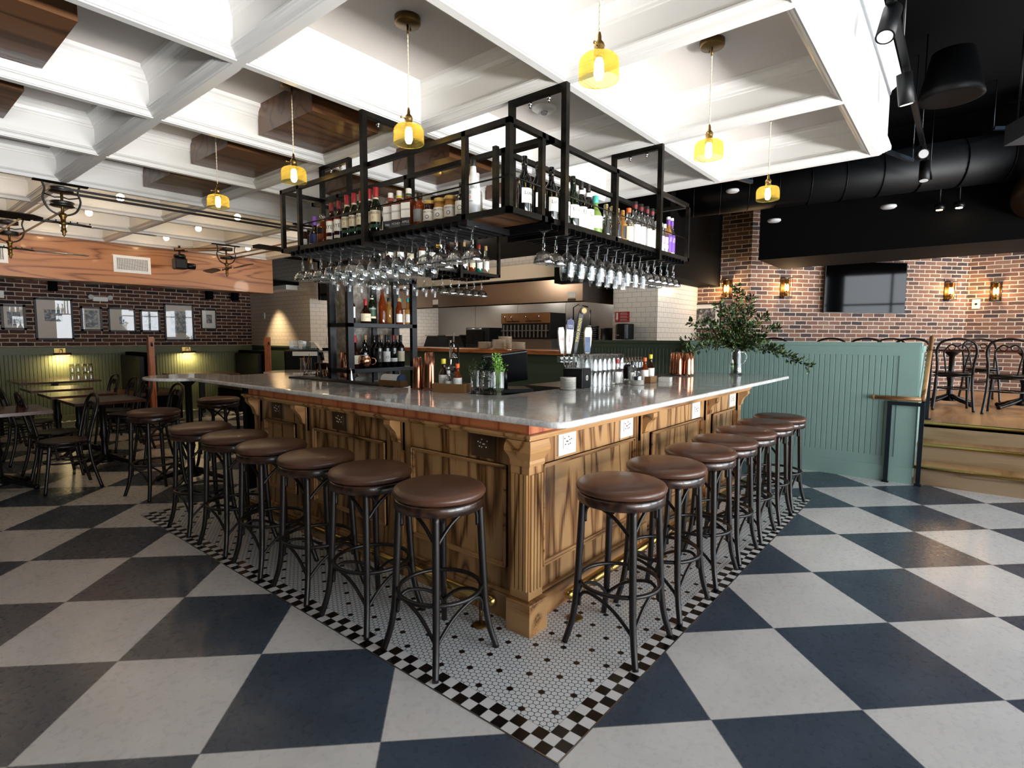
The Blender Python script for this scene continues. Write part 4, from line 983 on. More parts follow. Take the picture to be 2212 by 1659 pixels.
# upturned pint glasses in a grid
pg = 0
for i in range(7):
    for j in range(3):
        lb = 'upturned pint glass beside the speaker, %s row, %s from the left' % (ORD[j], ORD[i])
        for lv in range(2):
            loc = (3.80 + i * .074, 2.28 + j * .078, T + lv * .122)
            lb2 = ('upper' if lv else 'lower') + ' ' + lb
            if pg == 0:
                g0 = thing('pint_glass', lb2, 'glass', loc, 0, 'upturned pint glasses beside the speaker')
                MB().olathe([(.037, 0), (.0355, .03), (.030, .118), (.027, .125), (0, .122)], n=20, rib=.02).build('body', M['glassr'], g0)
            else: dup(g0, loc, 0, lb2)
            pg += 1
for k in range(4):
    single('side_plate', MB().lathe([(.03, 0), (.058, .006), (.06, .009), (.03, .004)], n=26), M['lab'], 'small round white plate under the sauce pot, ' + ('topmost' if k == 3 else ORD[k] + ' from the bottom'), 'plate', (4.13, 2.06, T + k * .0095), 0, 'white plates under the sauce pot')
t = thing('sauce_pot', 'small clear pot of dark syrup on white plates', 'pot', (4.13, 2.06, T + .039))
MB().lathe([(.036, 0), (.038, .004), (.038, .03), (.036, .03)], n=20).build('contents', M['ink'], t); MB().olathe([(.039, 0), (.04, .03), (.03, .055), (.02, .065), (.024, .075)], n=20).build('body', M['glassr'], t)
G3 = 'bitters bottles by the right kraft tray'
t = thing('napkin_tray', 'square kraft tray in front of the bitters on the right counter', 'tray', (4.42, 2.10, T), R_(5))
m = MB(); m.box((-.08, -.05, 0), (.08, .05, .006)); m.box((-.08, -.05, 0), (.08, -.044, .056)); m.box((-.08, .044, 0), (.08, .05, .056)); m.box((-.08, -.05, 0), (-.074, .05, .056)); m.box((.074, -.05, 0), (.08, .05, .056)); m.build('tray', M['kraftl'], t)
small((4.37, 2.11, T + .007), 'amber bitters bottle with orange cap on the right counter', .21, 'bamber', 'orange', 'lab', G3, .033)
small((4.46, 2.10, T + .007), 'tall bitters bottle with white wrap and yellow cap on the right counter', .235, 'bdark', 'yellow', 'lab', G3, .034)
small((4.24, 2.16, T), 'bitters bottle with black cap on the right counter beside the sauce pot', .19, 'bclear', 'ink', 'lab', G3, .03)
small((4.05, 2.20, T), 'sauce bottle with red cap behind the pint glasses', .21, 'bclear', 'red', 'lab', G3, .03)
single('napkin_stack', MB().box((-.05, -.05, 0), (.05, .05, .04)), M['lab'], 'stack of white napkins on the right counter', 'napkins', (4.62, 2.03, T), .2, None, .003)
for k, (x, y, r_) in enumerate(((4.80, 2.32, .0), (4.86, 2.27, .3))):
    m = MB(); m.lathe([(.045, 0), (.05, .01), (.05, .015), (.03, .014)], n=20).tube([(.04, 0, .01), (.10, .0, .03), (.15, 0, .02)], .006, 6)
    single('strainer', m, M['copper'], 'copper strainer at the right counter, %s' % ('left' if k == 0 else 'right'), 'strainer', (x, y, T + .0), r_, 'copper strainers on the right counter')
t = thing('card_reader', 'rounded dark grey card terminal behind the kraft tray', 'card terminal', (4.72, 2.44, T - .0), R_(-20))
m = MB(); m.prism([(-.05, 0), (.06, 0), (.075, .05), (.07, .10), (.05, .125), (.0, .135), (-.05, .12)], -.04, .04, 'y'); m.build('body', M['duct'], t, .01); MB().box((-.03, -.043, .04), (.03, -.04, .09)).build('screen', M['ink'], t)
for k in range(2):
    single('jigger', MB().lathe(jp, n=20), M['jigger'], 'bronze jigger right of the copper shaker cluster, %s' % ('front' if k == 0 else 'back'), 'jigger', (5.72 + .06 * k, 2.28 + .04 * k, T + .011), group='jiggers by the shaker cluster')
# plant jug
t = thing('plant_jug', 'clear glass jug full of leafy green branches on the bar end', 'plant', (6.02, 1.86, T))
MB().olathe([(0, .012), (.06, .012), (.064, 0), (.066, .02), (.056, .20), (.050, .25), (.056, .272)], n=32).build('jug', M['glass'], t)
MB().tube(spline([(.054, -.01, .23), (.095, -.05, .235), (.115, -.07, .19), (.10, -.055, .13), (.062, -.01, .10)], 5), .007, 8).build('handle', M['glass'], t)
MB().lathe([(.055, .013), (.057, .12), (.0, .12)], n=24).build('water', thin_glass('water_tint', 'C8D4C8', .08, .5), t)
rnd = random.Random(11); m = MB(); rt2 = Vector((sy_, -cy_, 0)); fwh = Vector((cy_, sy_, 0))
# each branch: end point in (right, up, toward camera) metres from the jug mouth
ends = [(-.52, .28, .05), (-.60, .08, .1), (-.62, -.08, .05), (-.30, .30, -.1), (-.12, .40, .05), (-.02, .66, 0), (.03, .62, -.05), (.12, .42, .05), (.30, .35, 0), (.38, .22, .1), (.25, .12, .1), (.42, .0, .12), (.55, -.12, .15), (.70, -.18, .15), (-.38, .12, .1), (-.45, -.02, -.1), (-.2, .15, .15), (.1, .25, .15), (0, .3, -.15), (.18, .55, -.1), (-.22, .48, 0), (-.1, .1, .2), (.15, .05, .2)]
stems = MB()
for e in ends:
    b = Vector((rnd.uniform(-.02, .02), rnd.uniform(-.02, .02), .02)); m0 = Vector((rnd.uniform(-.03, .03), rnd.uniform(-.03, .03), .27))
    E_ = rt2 * e[0] + Vector((0, 0, .27 + e[1])) - fwh * e[2]
    mid = m0.lerp(E_, .5) + Vector((0, 0, .08 * abs(e[0]) + .02))
    pts = spline([b, m0, mid, E_], 8); stems.tube(pts, [.004 - .003 * i / len(pts) for i in range(len(pts))], 5)
    n = len(pts)
    for i in range(9, n):
        for q in range(5):
            p = pts[i].lerp(pts[min(i + 1, n - 1)], rnd.random()); tdir = (pts[min(i + 1, n - 1)] - pts[i - 1]).normalized()
            sd_ = Vector((rnd.uniform(-1, 1), rnd.uniform(-1, 1), rnd.uniform(-.6, .9))); side = (sd_ - tdir * sd_.dot(tdir)).normalized()
            tw = p + side * rnd.uniform(.01, .05)
            stems.tube([p, tw], .0012, 4)
            for w in range(2): leaf(m, p.lerp(tw, rnd.uniform(.4, 1)), side + tdir * rnd.uniform(.2, 1.0) + Vector((0, 0, rnd.uniform(-.2, .4))), rnd.uniform(.03, .052), rnd, rnd.choice((0, 0, 1, 1, 2)))
stems.build('branch', M['stem'], t)
lf = m.build('foliage', [M['leaf'], M['leafd'], simple('leaf_olive', '66723A', .45, var=.3)], t)
# beer taps
t = thing('beer_tower', 'chrome beer tap tower with four painted tap handles', 'beer tap', (3.96, 2.60, T - .25), R_(-35), world=False)
m = MB(); m.lathe([(.05, 0), (.05, .01), (.032, .02), (.032, .43), (.0, .43)], (0, 0, 0), 24); m.box((-.11, -.03, .42), (.11, .03, .475)); m.build('column', M['chrome'], t, .006)
hx = [-.09, -.045, .0, .085]
for k, x in enumerate(hx):
    q = MB(); q.cyl((x, -.03, .445), (x, -.09, .44), .01, 10).cyl((x, -.08, .45), (x, -.11, .37), .009, 10, r2=.006).cyl((x, -.075, .44), (x, -.08, .50), .006, 8); f_ = q.build('faucet', M['chrome'], t)
def taph(x, z0, z1, w, mat, tilt, tx=(), top=None, y=-.085):
    q = MB(); q.M = Matrix.Translation((x, y, z0)) @ Matrix.Rotation(R_(tilt), 4, 'Y'); H = z1 - z0; mats = [mat]
    q.prism([(-w * .3, 0), (w * .3, 0), (w * .5, H * .35), (w * .55, H * .85), (w * .4, H), (-w * .4, H), (-w * .55, H * .85), (-w * .5, H * .35)], -.014, .014, 'y')
    if top: mats.append(top[0]); q.prism([(-w * .5, H * .72), (w * .5, H * .72), (w * .55, H * .95), (0, H * 1.06), (-w * .55, H * .95)], -.0155, .0155, 'y', 1)
    for (s_, sz, zz, rot, mt) in tx:
        if mt not in mats: mats.append(mt)
        fn = (lambda u, v, zz=zz: (-v, -.0165, zz + u)) if rot else (lambda u, v, zz=zz: (u, -.0165, zz + v))
        q.text(s_, sz, fn, mats.index(mt))
    return q.build('tap_handle', mats, t)
taph(-.10, .50, .72, .05, M['lab'], -4, [('15', .03, .12, False, M['red'])], None, -.06)
q = taph(-.055, .50, .78, .058, M['lab'], 3, [('SAMUEL', .0115, .235, False, M['lab']), ('ADAMS', .0115, .222, False, M['lab']), ('OCTOBERFEST', .019, .105, True, M['red'])], (M['navy'],))
taph(.015, .50, .87, .036, M['ink'], 9, [('TWO ROADS', .034, .20, True, M['yellow'])], None, -.05)
q = MB(); q.cyl((.085, -.055, .86), (.085, -.08, .86), .03, 20); q.cyl((.085, -.08, .86), (.085, -.084, .86), .022, 20, 1); q.build('tap_badge', [M['ink'], M['gold']], t)
taph(.12, .50, .72, .06, M['cream'], 2, [('O', .05, .11, False, M['navy']), ('..', .06, .125, False, M['navy'])], None, -.07)
q = MB(); q.M = Matrix.Translation((.12, -.07, .5)); q.prism([(-.026, .01), (.026, .01), (.024, .14), (-.024, .14)], -.0158, -.0145, 'y'); q.build('tap_label', M['blue'], t)
# straws and back glasses near the taps
k = 0
for (cx, cy, n) in ((4.55, 2.95, 0), (4.95, 3.05, 0), (5.25, 3.1, 0)):
    tt = thing('straw_cup', 'steel cup packed with paper straws behind the taps, %s from the left' % ORD[k], 'cup of straws', (cx, cy, T - .08), 0, 'straw cups behind the bar'); k += 1
    MB().olathe([(0, .002), (.04, .0), (.045, .10)], n=18).build('cup', M['ssteel'], tt)
    q = MB(); rn = random.Random(k)
    for _ in range(26): a = rn.uniform(0, 6.3); q.tube([(.02 * math.cos(a), .02 * math.sin(a), .01), (.07 * math.cos(a) * rn.random(), .07 * math.sin(a) * rn.random(), rn.uniform(.16, .21))], .004, 5)
    q.build('straws', M['cream'], tt)
ct = MB().box((4.3, 2.75, .0), (6.1, 3.35, 1.0)).build('back_counter', M['ssteel']); props(ct, 'stainless work counter behind the taps under the glasses', 'counter')
pg = None
for i in range(9):
    for j in range(2):
        for lv in range(2):
            lb = '%s tumbler on the work counter, %s from the left in the %s row' % ('upper' if lv else 'lower', ORD[i], 'front' if j == 0 else 'back')
            loc = (5.42 + i * .075, 2.95 + j * .08, 1.0 + .125 * lv)
            if pg is None: pg = thing('tumbler', lb, 'glass', loc, 0, 'tumblers on the work counter'); MB().olathe([(.036, 0), (.033, .05), (.031, .118), (0, .12)], n=16, rib=.03).build('body', M['glassr'], pg)
            else: dup(pg, loc, 0, lb)
for k, (x, y) in enumerate(((4.75, 2.62), )):
    tt = thing('pos_terminal', 'second black till screen tilted among the straws', 'till', (4.78, 2.85, 1.0), R_(-30))
    MB().box((-.1, -.08, 0), (.1, .08, .03)).build('base', M['blackm'], tt); q = MB(); q.M = Matrix.Translation((0, 0, .15)) @ Matrix.Rotation(R_(-30), 4, 'X'); q.cbox((0, 0, .04), (.26, .02, .18)); q.build('screen', M['blackm'], tt, .006)
    MB().tube([(0, 0, .02), (0, .02, .12)], .02, 8).build('stand', M['blackm'], tt)
t = thing('menu_holder', 'clear acrylic holder with a white tag on the green wall', 'holder', (6.93, 2.75, 1.20))
MB().box((-.03, -.14, -.12), (-.0, .14, .12)).build('holder', M['glass'], t); MB().box((-.034, .0, -.09), (-.031, .1, .08)).build('tag', M['lab'], t); MB().box((-.036, -.1, -.05), (-.031, -.02, .07)).build('card', M['dred'], t)

# ------------------------------------------------------------------ back bar
bb = thing('back_bar_shelf', 'black steel back bar shelf unit before the concrete column', 'shelf', (3.23, 4.35, 0), world=True)
m = MB()
for x in (2.87, 3.60):
    for y in (4.21, 4.49): m.box((x - .03, y - .02, .951), (x + .03, y + .02, 2.04))
m.box((3.31, 4.47, .951), (3.36, 4.5, 2.04)); m.build('upright', M['blackm'], bb)
for z in (1.18, 1.59, 2.02): MB().box((2.84, 4.19, z - .035), (3.63, 4.51, z)).build('shelf', M['blackm'], bb)
m = MB(); m.box((2.84, 4.0, 0), (4.4, 4.53, .92)); m.build('cabinet', M['blackm'], bb)
o = MB().box((2.80, 3.72, .921), (4.42, 4.53, .95)).build('marble_slab', M['marble'], None, .006); props(o, 'narrow marble slab of the back bar under the shelf unit', 'countertop')
struct('wall_pillar', MB().box((3.13, 4.58, 0), (3.73, 4.86, 3.0)), M['concrete'])
GU = 'bottles on the upper back bar shelf'; GLo = 'bottles on the lower back bar shelf'; fb = R_(-18)
bottle('rum_bottle', 'bottle with tall white label at the left of the upper back bar shelf', (2.97, 4.33, 1.59), GU, M['bdark'], whisP(.27, .037), (M['grey'], .016, .235, .28), [(M['lab'], .05, .15, 75)], rz=fb, texts=[('o', .05, .09, M['ink'])])
bottle('bourbon_bottle', 'squat dark bourbon bottle with red neck and cream label', (3.09, 4.28, 1.59), GU, M['bdark'], [(.044, 0), (.048, .006), (.048, .10), (.03, .135), (.016, .15), (.014, .21)], (M['red'], .016, .165, .225), [(M['cream'], .02, .09, 80)], rz=fb, texts=[('~~', .03, .06, M['ink'])])
bottle('whiskey_bottle', 'green bottle with green JAMESON label on the upper back bar shelf', (3.19, 4.32, 1.59), GU, M['bgreen'], whisP(.30, .037), (M['bblack'], .0165, .25, .30), [(M['dgrn'], .07, .15, 80), (M['cream'], .05, .068, 80)], neck=(M['cream'], .19, .24, .017), rz=fb, texts=[('JAMESON', .018, .14, M['lab'])])
bottle('liqueur_bottle', 'tall amber to brown tapered bottle in the middle of the upper shelf', (3.32, 4.33, 1.59), GU, M['bamber'], [(.034, 0), (.036, .01), (.036, .2), (.022, .25), (.016, .29), (.015, .32)], (M['dred'], .016, .31, .33), rz=fb)
for k, (x, y, g, c_, l_) in enumerate(((3.42, 4.36, 'bgold', 'ink', None), (3.47, 4.27, 'bamber', 'cork', 'lab'), (3.54, 4.34, 'bamber', 'teal', 'cream'), (3.575, 4.26, 'bgold', 'teal', 'lab'))):
    bottle('whiskey_bottle', 'amber bottle in the right cluster of the upper back bar shelf, %s from the left' % ORD[k], (x, y, 1.59), GU, M[g], whisP(.26 - .01 * k, .032), (M[c_], .016, .22, .255), [(M[l_], .02, .10, 70)] if l_ else None, rz=fb)
bottle('bourbon_bottle', 'dark bottle with red wax neck and buff label, left on the lower back bar shelf', (2.98, 4.30, 1.18), GLo, M['bdark'], [(.046, 0), (.05, .006), (.05, .13), (.03, .165), (.016, .18), (.014, .28)], (M['red'], .018, .235, .30), [(M['cream'], .04, .12, 80)], rz=fb)
bottle('liqueur_bottle', 'dark bottle with grey label and clear neck on the lower back bar shelf', (3.11, 4.34, 1.18), GLo, M['bblack'], whisP(.24, .037), (M['lgrey'], .014, .2, .24), [(M['lab'], .05, .12, 70)], rz=fb)
wl = [(3.245, 'wine bottle with black label showing a pale figure', M['ink']), (3.335, 'wine bottle with large white label and round crest', M['lab']), (3.42, 'wine bottle with small low white label', M['lab']), (3.51, 'wine bottle with tall cream label', M['cream'])]
for k, (x, lb, lm) in enumerate(wl):
    bottle('wine_bottle', lb + ' on the lower back bar shelf', (x, 4.30, 1.18), GLo, M['bblack'], wineP(.305, .038), (M['ink'] if k != 2 else M['dred'], .0155, .25, .308), [(lm, .05, .085 if k == 2 else .15, 66)], rz=fb, texts=[(['i', 'o', '-', '='][k], .06, .10 if k != 2 else .068, M['cream'] if k == 0 else M['grey'])])
for k, x in enumerate((3.19, 3.29, 3.375, 3.465, 3.57)):
    bottle('wine_bottle', 'wine bottle in the back row of the lower back bar shelf, %s from the left' % ORD[k], (x, 4.43, 1.18), GLo, M['bblack'], wineP(.30, .035), (M['ink'] if k % 2 else M['cork'], .0155, .26, .303), None, rz=fb)
t = thing('copper_mug', 'round hammered copper mug on the back bar', 'mug', (2.99, 4.08, .95), R_(-30))
MB().lathe([(.028, 0), (.045, .015), (.058, .05), (.055, .085), (.044, .105), (.046, .11), (.040, .105), (.05, .05)], n=28).build('body', M['copper'], t); MB().tube(arcpts((.07, 0, .06), .03, -110, 110, 14, 'xz'), .005, 8).build('handle', M['copper'], t)
t.location.z = 1.185; t.location.y = 4.235; t.location.x = 3.04
# citrus press standing on the bar side
t = thing('citrus_press', 'tall chrome lever citrus press behind the copper shakers', 'juicer', (2.98, 3.02, T), R_(-20))
MB().lathe([(.05, 0), (.05, .01), (.03, .02), (.0, .02)], (0, .06, 0), 20).build('base', M['chrome'], t)
MB().cyl((0, .06, .01), (0, .06, .36), .009, 12).cyl((0, 0, .22), (0, 0, .42), .006, 10).build('column', M['chrome'], t)
MB().tube([(0, .06, .33), (0, .0, .345), (.02, -.03, .31), (.01, -.06, .22), (0, -.08, .12)], .008, 8).build('lever', M['blackm'], t)
MB().lathe([(.012, .26), (.035, .235), (.04, .22), (.0, .222)], (0, 0, 0), 20).build('press_cone', M['chrome'], t)
MB().lathe([(.014, .09), (.03, .11), (.04, .15), (.042, .16), (.036, .155), (.0, .12)], (0, 0, 0), 20).build('juice_bowl', M['chrome'], t)
MB().bar((0, .06, .13), (0, .0, .13), .012).build('bracket', M['chrome'], t)

# ------------------------------------------------------------------ kitchen
hd = thing('extractor_hood', 'long brushed steel extractor hood over the open kitchen', 'hood', (7.4, 6.9, 2.03), world=True)
m = MB(); m.box((7.4, 4.65, 2.03), (7.42, 9.4, 2.40)); m.box((7.42, 4.65, 2.03), (8.9, 4.67, 2.40)); m.box((7.42, 4.67, 2.38), (8.9, 9.4, 2.40)); m.box((7.4, 4.65, 2.03), (7.46, 9.4, 2.045)); m.build('canopy', simple('hood_steel', '94857A', .3, .9, var=.08, scale=2), hd)
for k, (y, z) in enumerate(((4.85, 2.10), (8.0, 2.10))): MB().box((7.392, y - .07, z), (7.4, y + .07, z + .09), 0).box((7.391, y - .07, z - .05), (7.4, y + .07, z - .015), 1).build('notice', [M['lab'], M['ink']], hd)
sh_ = thing('pass_shelf', 'thick butcher block pass shelf of the open kitchen', 'shelf', (6.85, 7, 1.2), world=True)
MB().box((6.85, 4.63, 1.205), (7.35, 9.4, 1.268)).build('board', M['butcher'], sh_, .004)
PG = 'dinner plates on the pass shelf'
for (y, x, n, nm) in ((6.36, 7.02, 9, 'left'), (6.02, 7.0, 12, 'middle front'), (6.09, 7.24, 16, 'tall middle back'), (5.61, 7.0, 9, 'right')):
    for k in range(n):
        o = MB().lathe([(.06, 0), (.09, .002), (.118, .011), (.12, .014), (.06, .005)], n=30)
        single('dinner_plate', o, M['platem'] if 'platem' in M else M.setdefault('platem', simple('stoneware_plate', 'C9B9A4', .4, var=.04)), 'dinner plate in the %s stack on the pass shelf, %s' % (nm, 'topmost' if k == n - 1 else ORD[k] + ' from the bottom'), 'plate', (x, y, 1.268 + k * .0135), 0, PG)
t = thing('broiler', 'bronze fronted salamander broiler on the kitchen line', 'broiler', (8.1, 6.3, 1.44), world=True)
MB().box((8.1, 5.76, 1.44), (8.6, 6.9, 1.92)).build('body', M['blackm'], t, .01)
MB().box((8.08, 5.76, 1.73), (8.1, 6.9, 1.92)).build('control_panel', simple('broiler_bronze', '8A6544', .3, .85), t)
m = MB(); m.box((8.075, 5.95, 1.76), (8.082, 6.3, 1.775)); m.box((8.075, 6.45, 1.76), (8.082, 6.75, 1.775)); m.build('slot', M['black'], t)
for y in (6.0, 6.3, 6.65, 6.8): MB().cyl((8.08, y, 1.85), (8.05, y, 1.85), .018, 12).build('knob', M['chrome'], t)
m = MB()
for y in range(12): m.box((8.07, 5.82 + y * .09, 1.47), (8.09, 5.85 + y * .09, 1.70))
m.box((8.06, 5.78, 1.585), (8.09, 6.88, 1.60)); m.build('grate', M['ssteel'], t)
m = MB(); m.box((8.05, 5.0, 0), (8.9, 9.4, 1.26)); o = m.build('cooking_line', M['ssteel']); props(o, 'stainless cooking counter under the hood', 'counter')
m = MB(); m.box((8.15, 5.76, 1.26), (8.6, 6.9, 1.44)); o = m.build('griddle', M['ssteel']); props(o, 'stainless griddle unit beneath the broiler', 'griddle')
t = thing('toaster_oven', 'black countertop oven left of the plate stacks', 'oven', (8.1, 7.55, 1.26), world=True)
MB().box((8.1, 7.24, 1.27), (8.55, 7.86, 1.66)).build('body', M['blackm'], t, .01); MB().box((8.085, 7.36, 1.34), (8.1, 7.84, 1.60)).build('door', M['tv'], t); MB().cyl((8.07, 7.4, 1.63), (8.07, 7.8, 1.63), .012, 8).build('handle', M['ssteel'], t)
for k, (y0_, y1_) in enumerate(((7.95, 8.55), (8.6, 9.2))):
    t = thing('prep_bin', 'dark angled steel cover on the kitchen line, %s of two' % ('right' if k == 0 else 'left'), 'cover', (8.2, (y0_ + y1_) / 2, 1.26), 0, 'angled covers on the kitchen line', world=True)
    MB().prism([(y0_, 1.26), (y1_, 1.26), (y1_ - .12, 1.50), (y0_ + .12, 1.50)], 8.15, 8.5, 'x').build('cover', M['duct'], t); MB().box((8.1, y0_ + .1, 1.49), (8.5, y1_ - .1, 1.515)).build('lid', M['ssteel'], t)
for k, (y, z, n) in enumerate(((5.17, 1.42, 4), (4.90, 1.42, 7))):
    for q in range(n): single('steel_pan', MB().lathe([(.09, 0), (.105, .03), (.11, .04), (.085, .012)], n=24), M['ssteel'], 'steel pan in the %s stack by the hood end, %s' % ('left' if k == 0 else 'right', 'topmost' if q == n - 1 else ORD[q] + ' from the bottom'), 'pan', (8.15, y, 1.42 + q * .035), 0, 'steel pans stacked by the hood end')
o = MB().box((8.0, 4.4, 1.39), (8.5, 5.35, 1.42)).box((8.4, 4.4, 1.26), (8.5, 5.35, 1.39)).build('pan_shelf', M['ssteel']); props(o, 'steel shelf holding pans beside the tiled column', 'shelf')
single('stock_pot', MB().lathe([(.14, 0), (.14, .2), (.145, .21), (.13, .2), (.13, .01)], n=28), M['duct'], 'large dark stock pot on the steel shelf by the tiled column', 'pot', (8.2, 4.62, 1.42))
m = MB(); m.tube([(8.3, 5.4, 1.42), (8.3, 5.4, 2.0), (8.3, 5.3, 2.05), (8.3, 5.1, 2.0)], .012, 8).tube([(8.3, 5.05, 1.42), (8.3, 5.05, 1.95)], .012, 8); o = m.build('gas_pipework', M['blackm']); props(o, 'black pipework rising beside the hood end', 'pipe')
t = thing('towel_dispenser', 'black paper towel dispenser on the tiled column', 'towel dispenser', (7.8, 4.08, 1.445), world=True)
m = MB(); m.prism([(7.8, 3.955), (7.8, 4.205), (7.62, 4.185), (7.58, 4.14), (7.58, 4.02), (7.62, 3.975)], 1.445, 1.685); m.build('cover', M['blackm'], t, .015); MB().box((7.572, 4.10, 1.50), (7.58, 4.16, 1.52)).build('badge', M['grey'], t)
t = thing('warning_sign', 'red safety sign with a white down arrow on the tiled column', 'sign', (7.8, 4.16, 1.72), world=True)
MB().box((7.785, 4.04, 1.715), (7.8, 4.28, 1.875)).build('panel', M['red'], t)
m = MB(); m.box((7.783, 4.235, 1.78), (7.785, 4.26, 1.86)); m.add([(7.783, 4.225, 1.78), (7.783, 4.27, 1.78), (7.783, 4.2475, 1.735)], [(0, 1, 2)])
for k in range(3):
    z = 1.85 - .048 * k; m.text('WARNING', .02, lambda u, v, z=z: (7.783, 4.125 - u, z + v), 0); m.add([(7.783, 4.19, z - .007), (7.783, 4.175, z - .007), (7.783, 4.1825, z + .007)], [(0, 1, 2)]); m.box((7.783, 4.06, z - .021), (7.7845, 4.19, z - .018))
m.build('lettering', M['lab'], t)
sw = thing('wall_switch', 'small white wall plate low on the far tiled wall', 'switch', (5.65, 11.1, 1.75), world=True); MB().box((5.635, 11.28, 1.83), (5.65, 11.36, 1.95)).build('plate', M['lab'], sw); MB().box((5.63, 11.31, 1.85), (5.636, 11.33, 1.88)).build('rocker', M['grey'], sw)
sw = thing('thermostat', 'white thermostat with black display on the tiled wall', 'thermostat', (6.0, 9.55, 1.35), world=True); MB().box((5.98, 9.53, 1.34), (6.08, 9.55, 1.46)).build('case', M['lab'], sw); MB().box((6.02, 9.526, 1.41), (6.075, 9.531, 1.44)).build('display', M['ink'], sw)
o = MB().box((6.0, 9.52, 1.66), (6.06, 9.55, 1.78)).build('wall_dispenser', M['lab'], None, .005); props(o, 'small white box fixed high on the far tiled wall', 'wall box')
t = thing('television', 'black flat television hung from the ceiling before the concrete pillar', 'television', (5.7, 8.9, 2.1))
m = MB(); m.M = Matrix.Rotation(R_(3), 4, 'Z'); m.cbox((-.02, 0, .42), (.48, .06, .82)); m.build('screen', M['tv'], t, .006); MB().cyl((0, .05, .8), (0, .05, 1.85), .02, 8).build('mount', M['black'], t)
# juice dispenser / coffee machine behind left
t = thing('granita_machine', 'black drinks machine with a clear domed top by the far tiled wall', 'drinks machine', (4.35, 7.55, 0), R_(-40))
MB().box((-.24, -.2, .93), (.24, .2, 1.27)).build('body', M['blackm'], t, .02); m = MB(); m.box((-.12, -.206, 1.19), (.22, -.2, 1.25)); m.build('panel', M['lab'], t)
m = MB(); m.M = Matrix.Translation((0.05, 0, 1.27)); m.box((-.22, -.15, 0), (-.1, .15, .14)); m.prism([(-.1, 0), (.2, 0), (.12, .11), (-.08, .14)], -.14, .14, 'y'); m.build('hopper', M['glassr'], t)
MB().tube([(.2, -.1, 1.2), (.27, -.12, 1.22), (.28, -.12, 1.12)], .03, 8).build('spout', M['blackm'], t)
o = MB().box((3.95, 7.3, 0), (5.0, 8.0, .93)).build('service_station', M['blackm']); props(o, 'dark service station cabinet under the drinks machine', 'cabinet')
# ------------------------------------------------------------------ pendants
def pend_proto():
    t = thing('pendant_lamp', 'x', 'pendant lamp', (0, 0, 0), 0, 'yellow glass pendant lamps')
    MB().lathe([(.064, 0), (.064, -.028), (.06, -.034), (0, -.034)], n=32).cyl((.035, .02, -.034), (.035, .02, -.042), .004, 8).cyl((0, 0, -.03), (0, 0, -.075), .0055, 10).build('canopy', M['brassd'], t)
    m = MB(); pts = [(.0018 * math.cos(k * .9), .0018 * math.sin(k * .9), -.07 - .37 * k / 60) for k in range(61)]; m.tube(pts, .0022, 5).tube([(-x, -y, z) for x, y, z in pts], .0022, 5); m.build('cord', M['cream'], t)
    MB().lathe([(.004, -.43), (.008, -.445), (.008, -.46), (.018, -.472), (.021, -.482), (.019, -.49), (.019, -.515), (.022, -.517), (.022, -.527), (0, -.527)], n=24).cyl((-.02, 0, -.488), (-.045, 0, -.488), .0022, 8).ball((-.047, 0, -.488), .006, 8).build('socket', M['brass'], t)
    s_ = MB(); s_.olathe([(.02, -.512), (.045, -.516), (.062, -.521), (.071, -.530), (.0752, -.545), (.0755, -.56), (.0755, -.60)], n=48); s_.olathe([(.0755, -.60), (.077, -.603), (.075, -.606), (.073, -.603)], n=36)
    s_.build('shade', M['shade'], t)
    MB().lathe([(.013, -.527), (.018, -.545), (.019, -.585), (.012, -.602), (0, -.607)], n=16).build('bulb', M['bulb'], t)
    return t
def shade_mat():
    t = NT('yellow_ribbed_glass'); P = t.pos(True); p = t.sep(P)
    ang = t.math('ARCTAN2', p[1], p[0]); a = t.math('SINE', t.math('MULTIPLY', ang, 44.0)); b = t.math('SINE', t.math('MULTIPLY', p[2], 1100.0)); h = t.math('MULTIPLY', a, b)
    n = t.bump(h, .003, 1)
    g = t.n('ShaderNodeBsdfGlossy'); g.inputs[0].default_value = lin('EDE3A0'); g.inputs['Roughness'].default_value = .12; t.l(n, g.inputs['Normal'])
    d = t.n('ShaderNodeBsdfTranslucent'); d.inputs[0].default_value = lin('D9C766'); t.l(n, d.inputs['Normal'])
    tr = t.n('ShaderNodeBsdfTransparent'); tr.inputs[0].default_value = lin('EFE39A')
    m1 = t.n('ShaderNodeMixShader'); m1.inputs[0].default_value = .22; t.l(tr.outputs[0], m1.inputs[1]); t.l(d.outputs[0], m1.inputs[2])
    m2 = t.n('ShaderNodeMixShader'); m2.inputs[0].default_value = .18; t.l(m1.outputs[0], m2.inputs[1]); t.l(g.outputs[0], m2.inputs[2]); t.l(m2.outputs[0], t.out.inputs[0]); return t.mat
M['shade'] = shade_mat()
LIGHTS = []
def point(loc, e, col, r=.03, name='lamp_light'):
    l = bpy.data.lights.new(name, 'POINT'); l.energy = e; l.color = col; l.shadow_soft_size = r
    o = bpy.data.objects.new(name, l); COL.objects.link(o); o.location = loc; return o
def spot(loc, to, e, col, ang=60, blend=.6, r=.03, name='spot_light'):
    l = bpy.data.lights.new(name, 'SPOT'); l.energy = e; l.color = col; l.shadow_soft_size = r; l.spot_size = R_(ang); l.spot_blend = blend
    o = bpy.data.objects.new(name, l); COL.objects.link(o); o.location = loc
    o.rotation_euler = (Vector(to) - Vector(loc)).to_track_quat('-Z', 'Y').to_euler(); return o
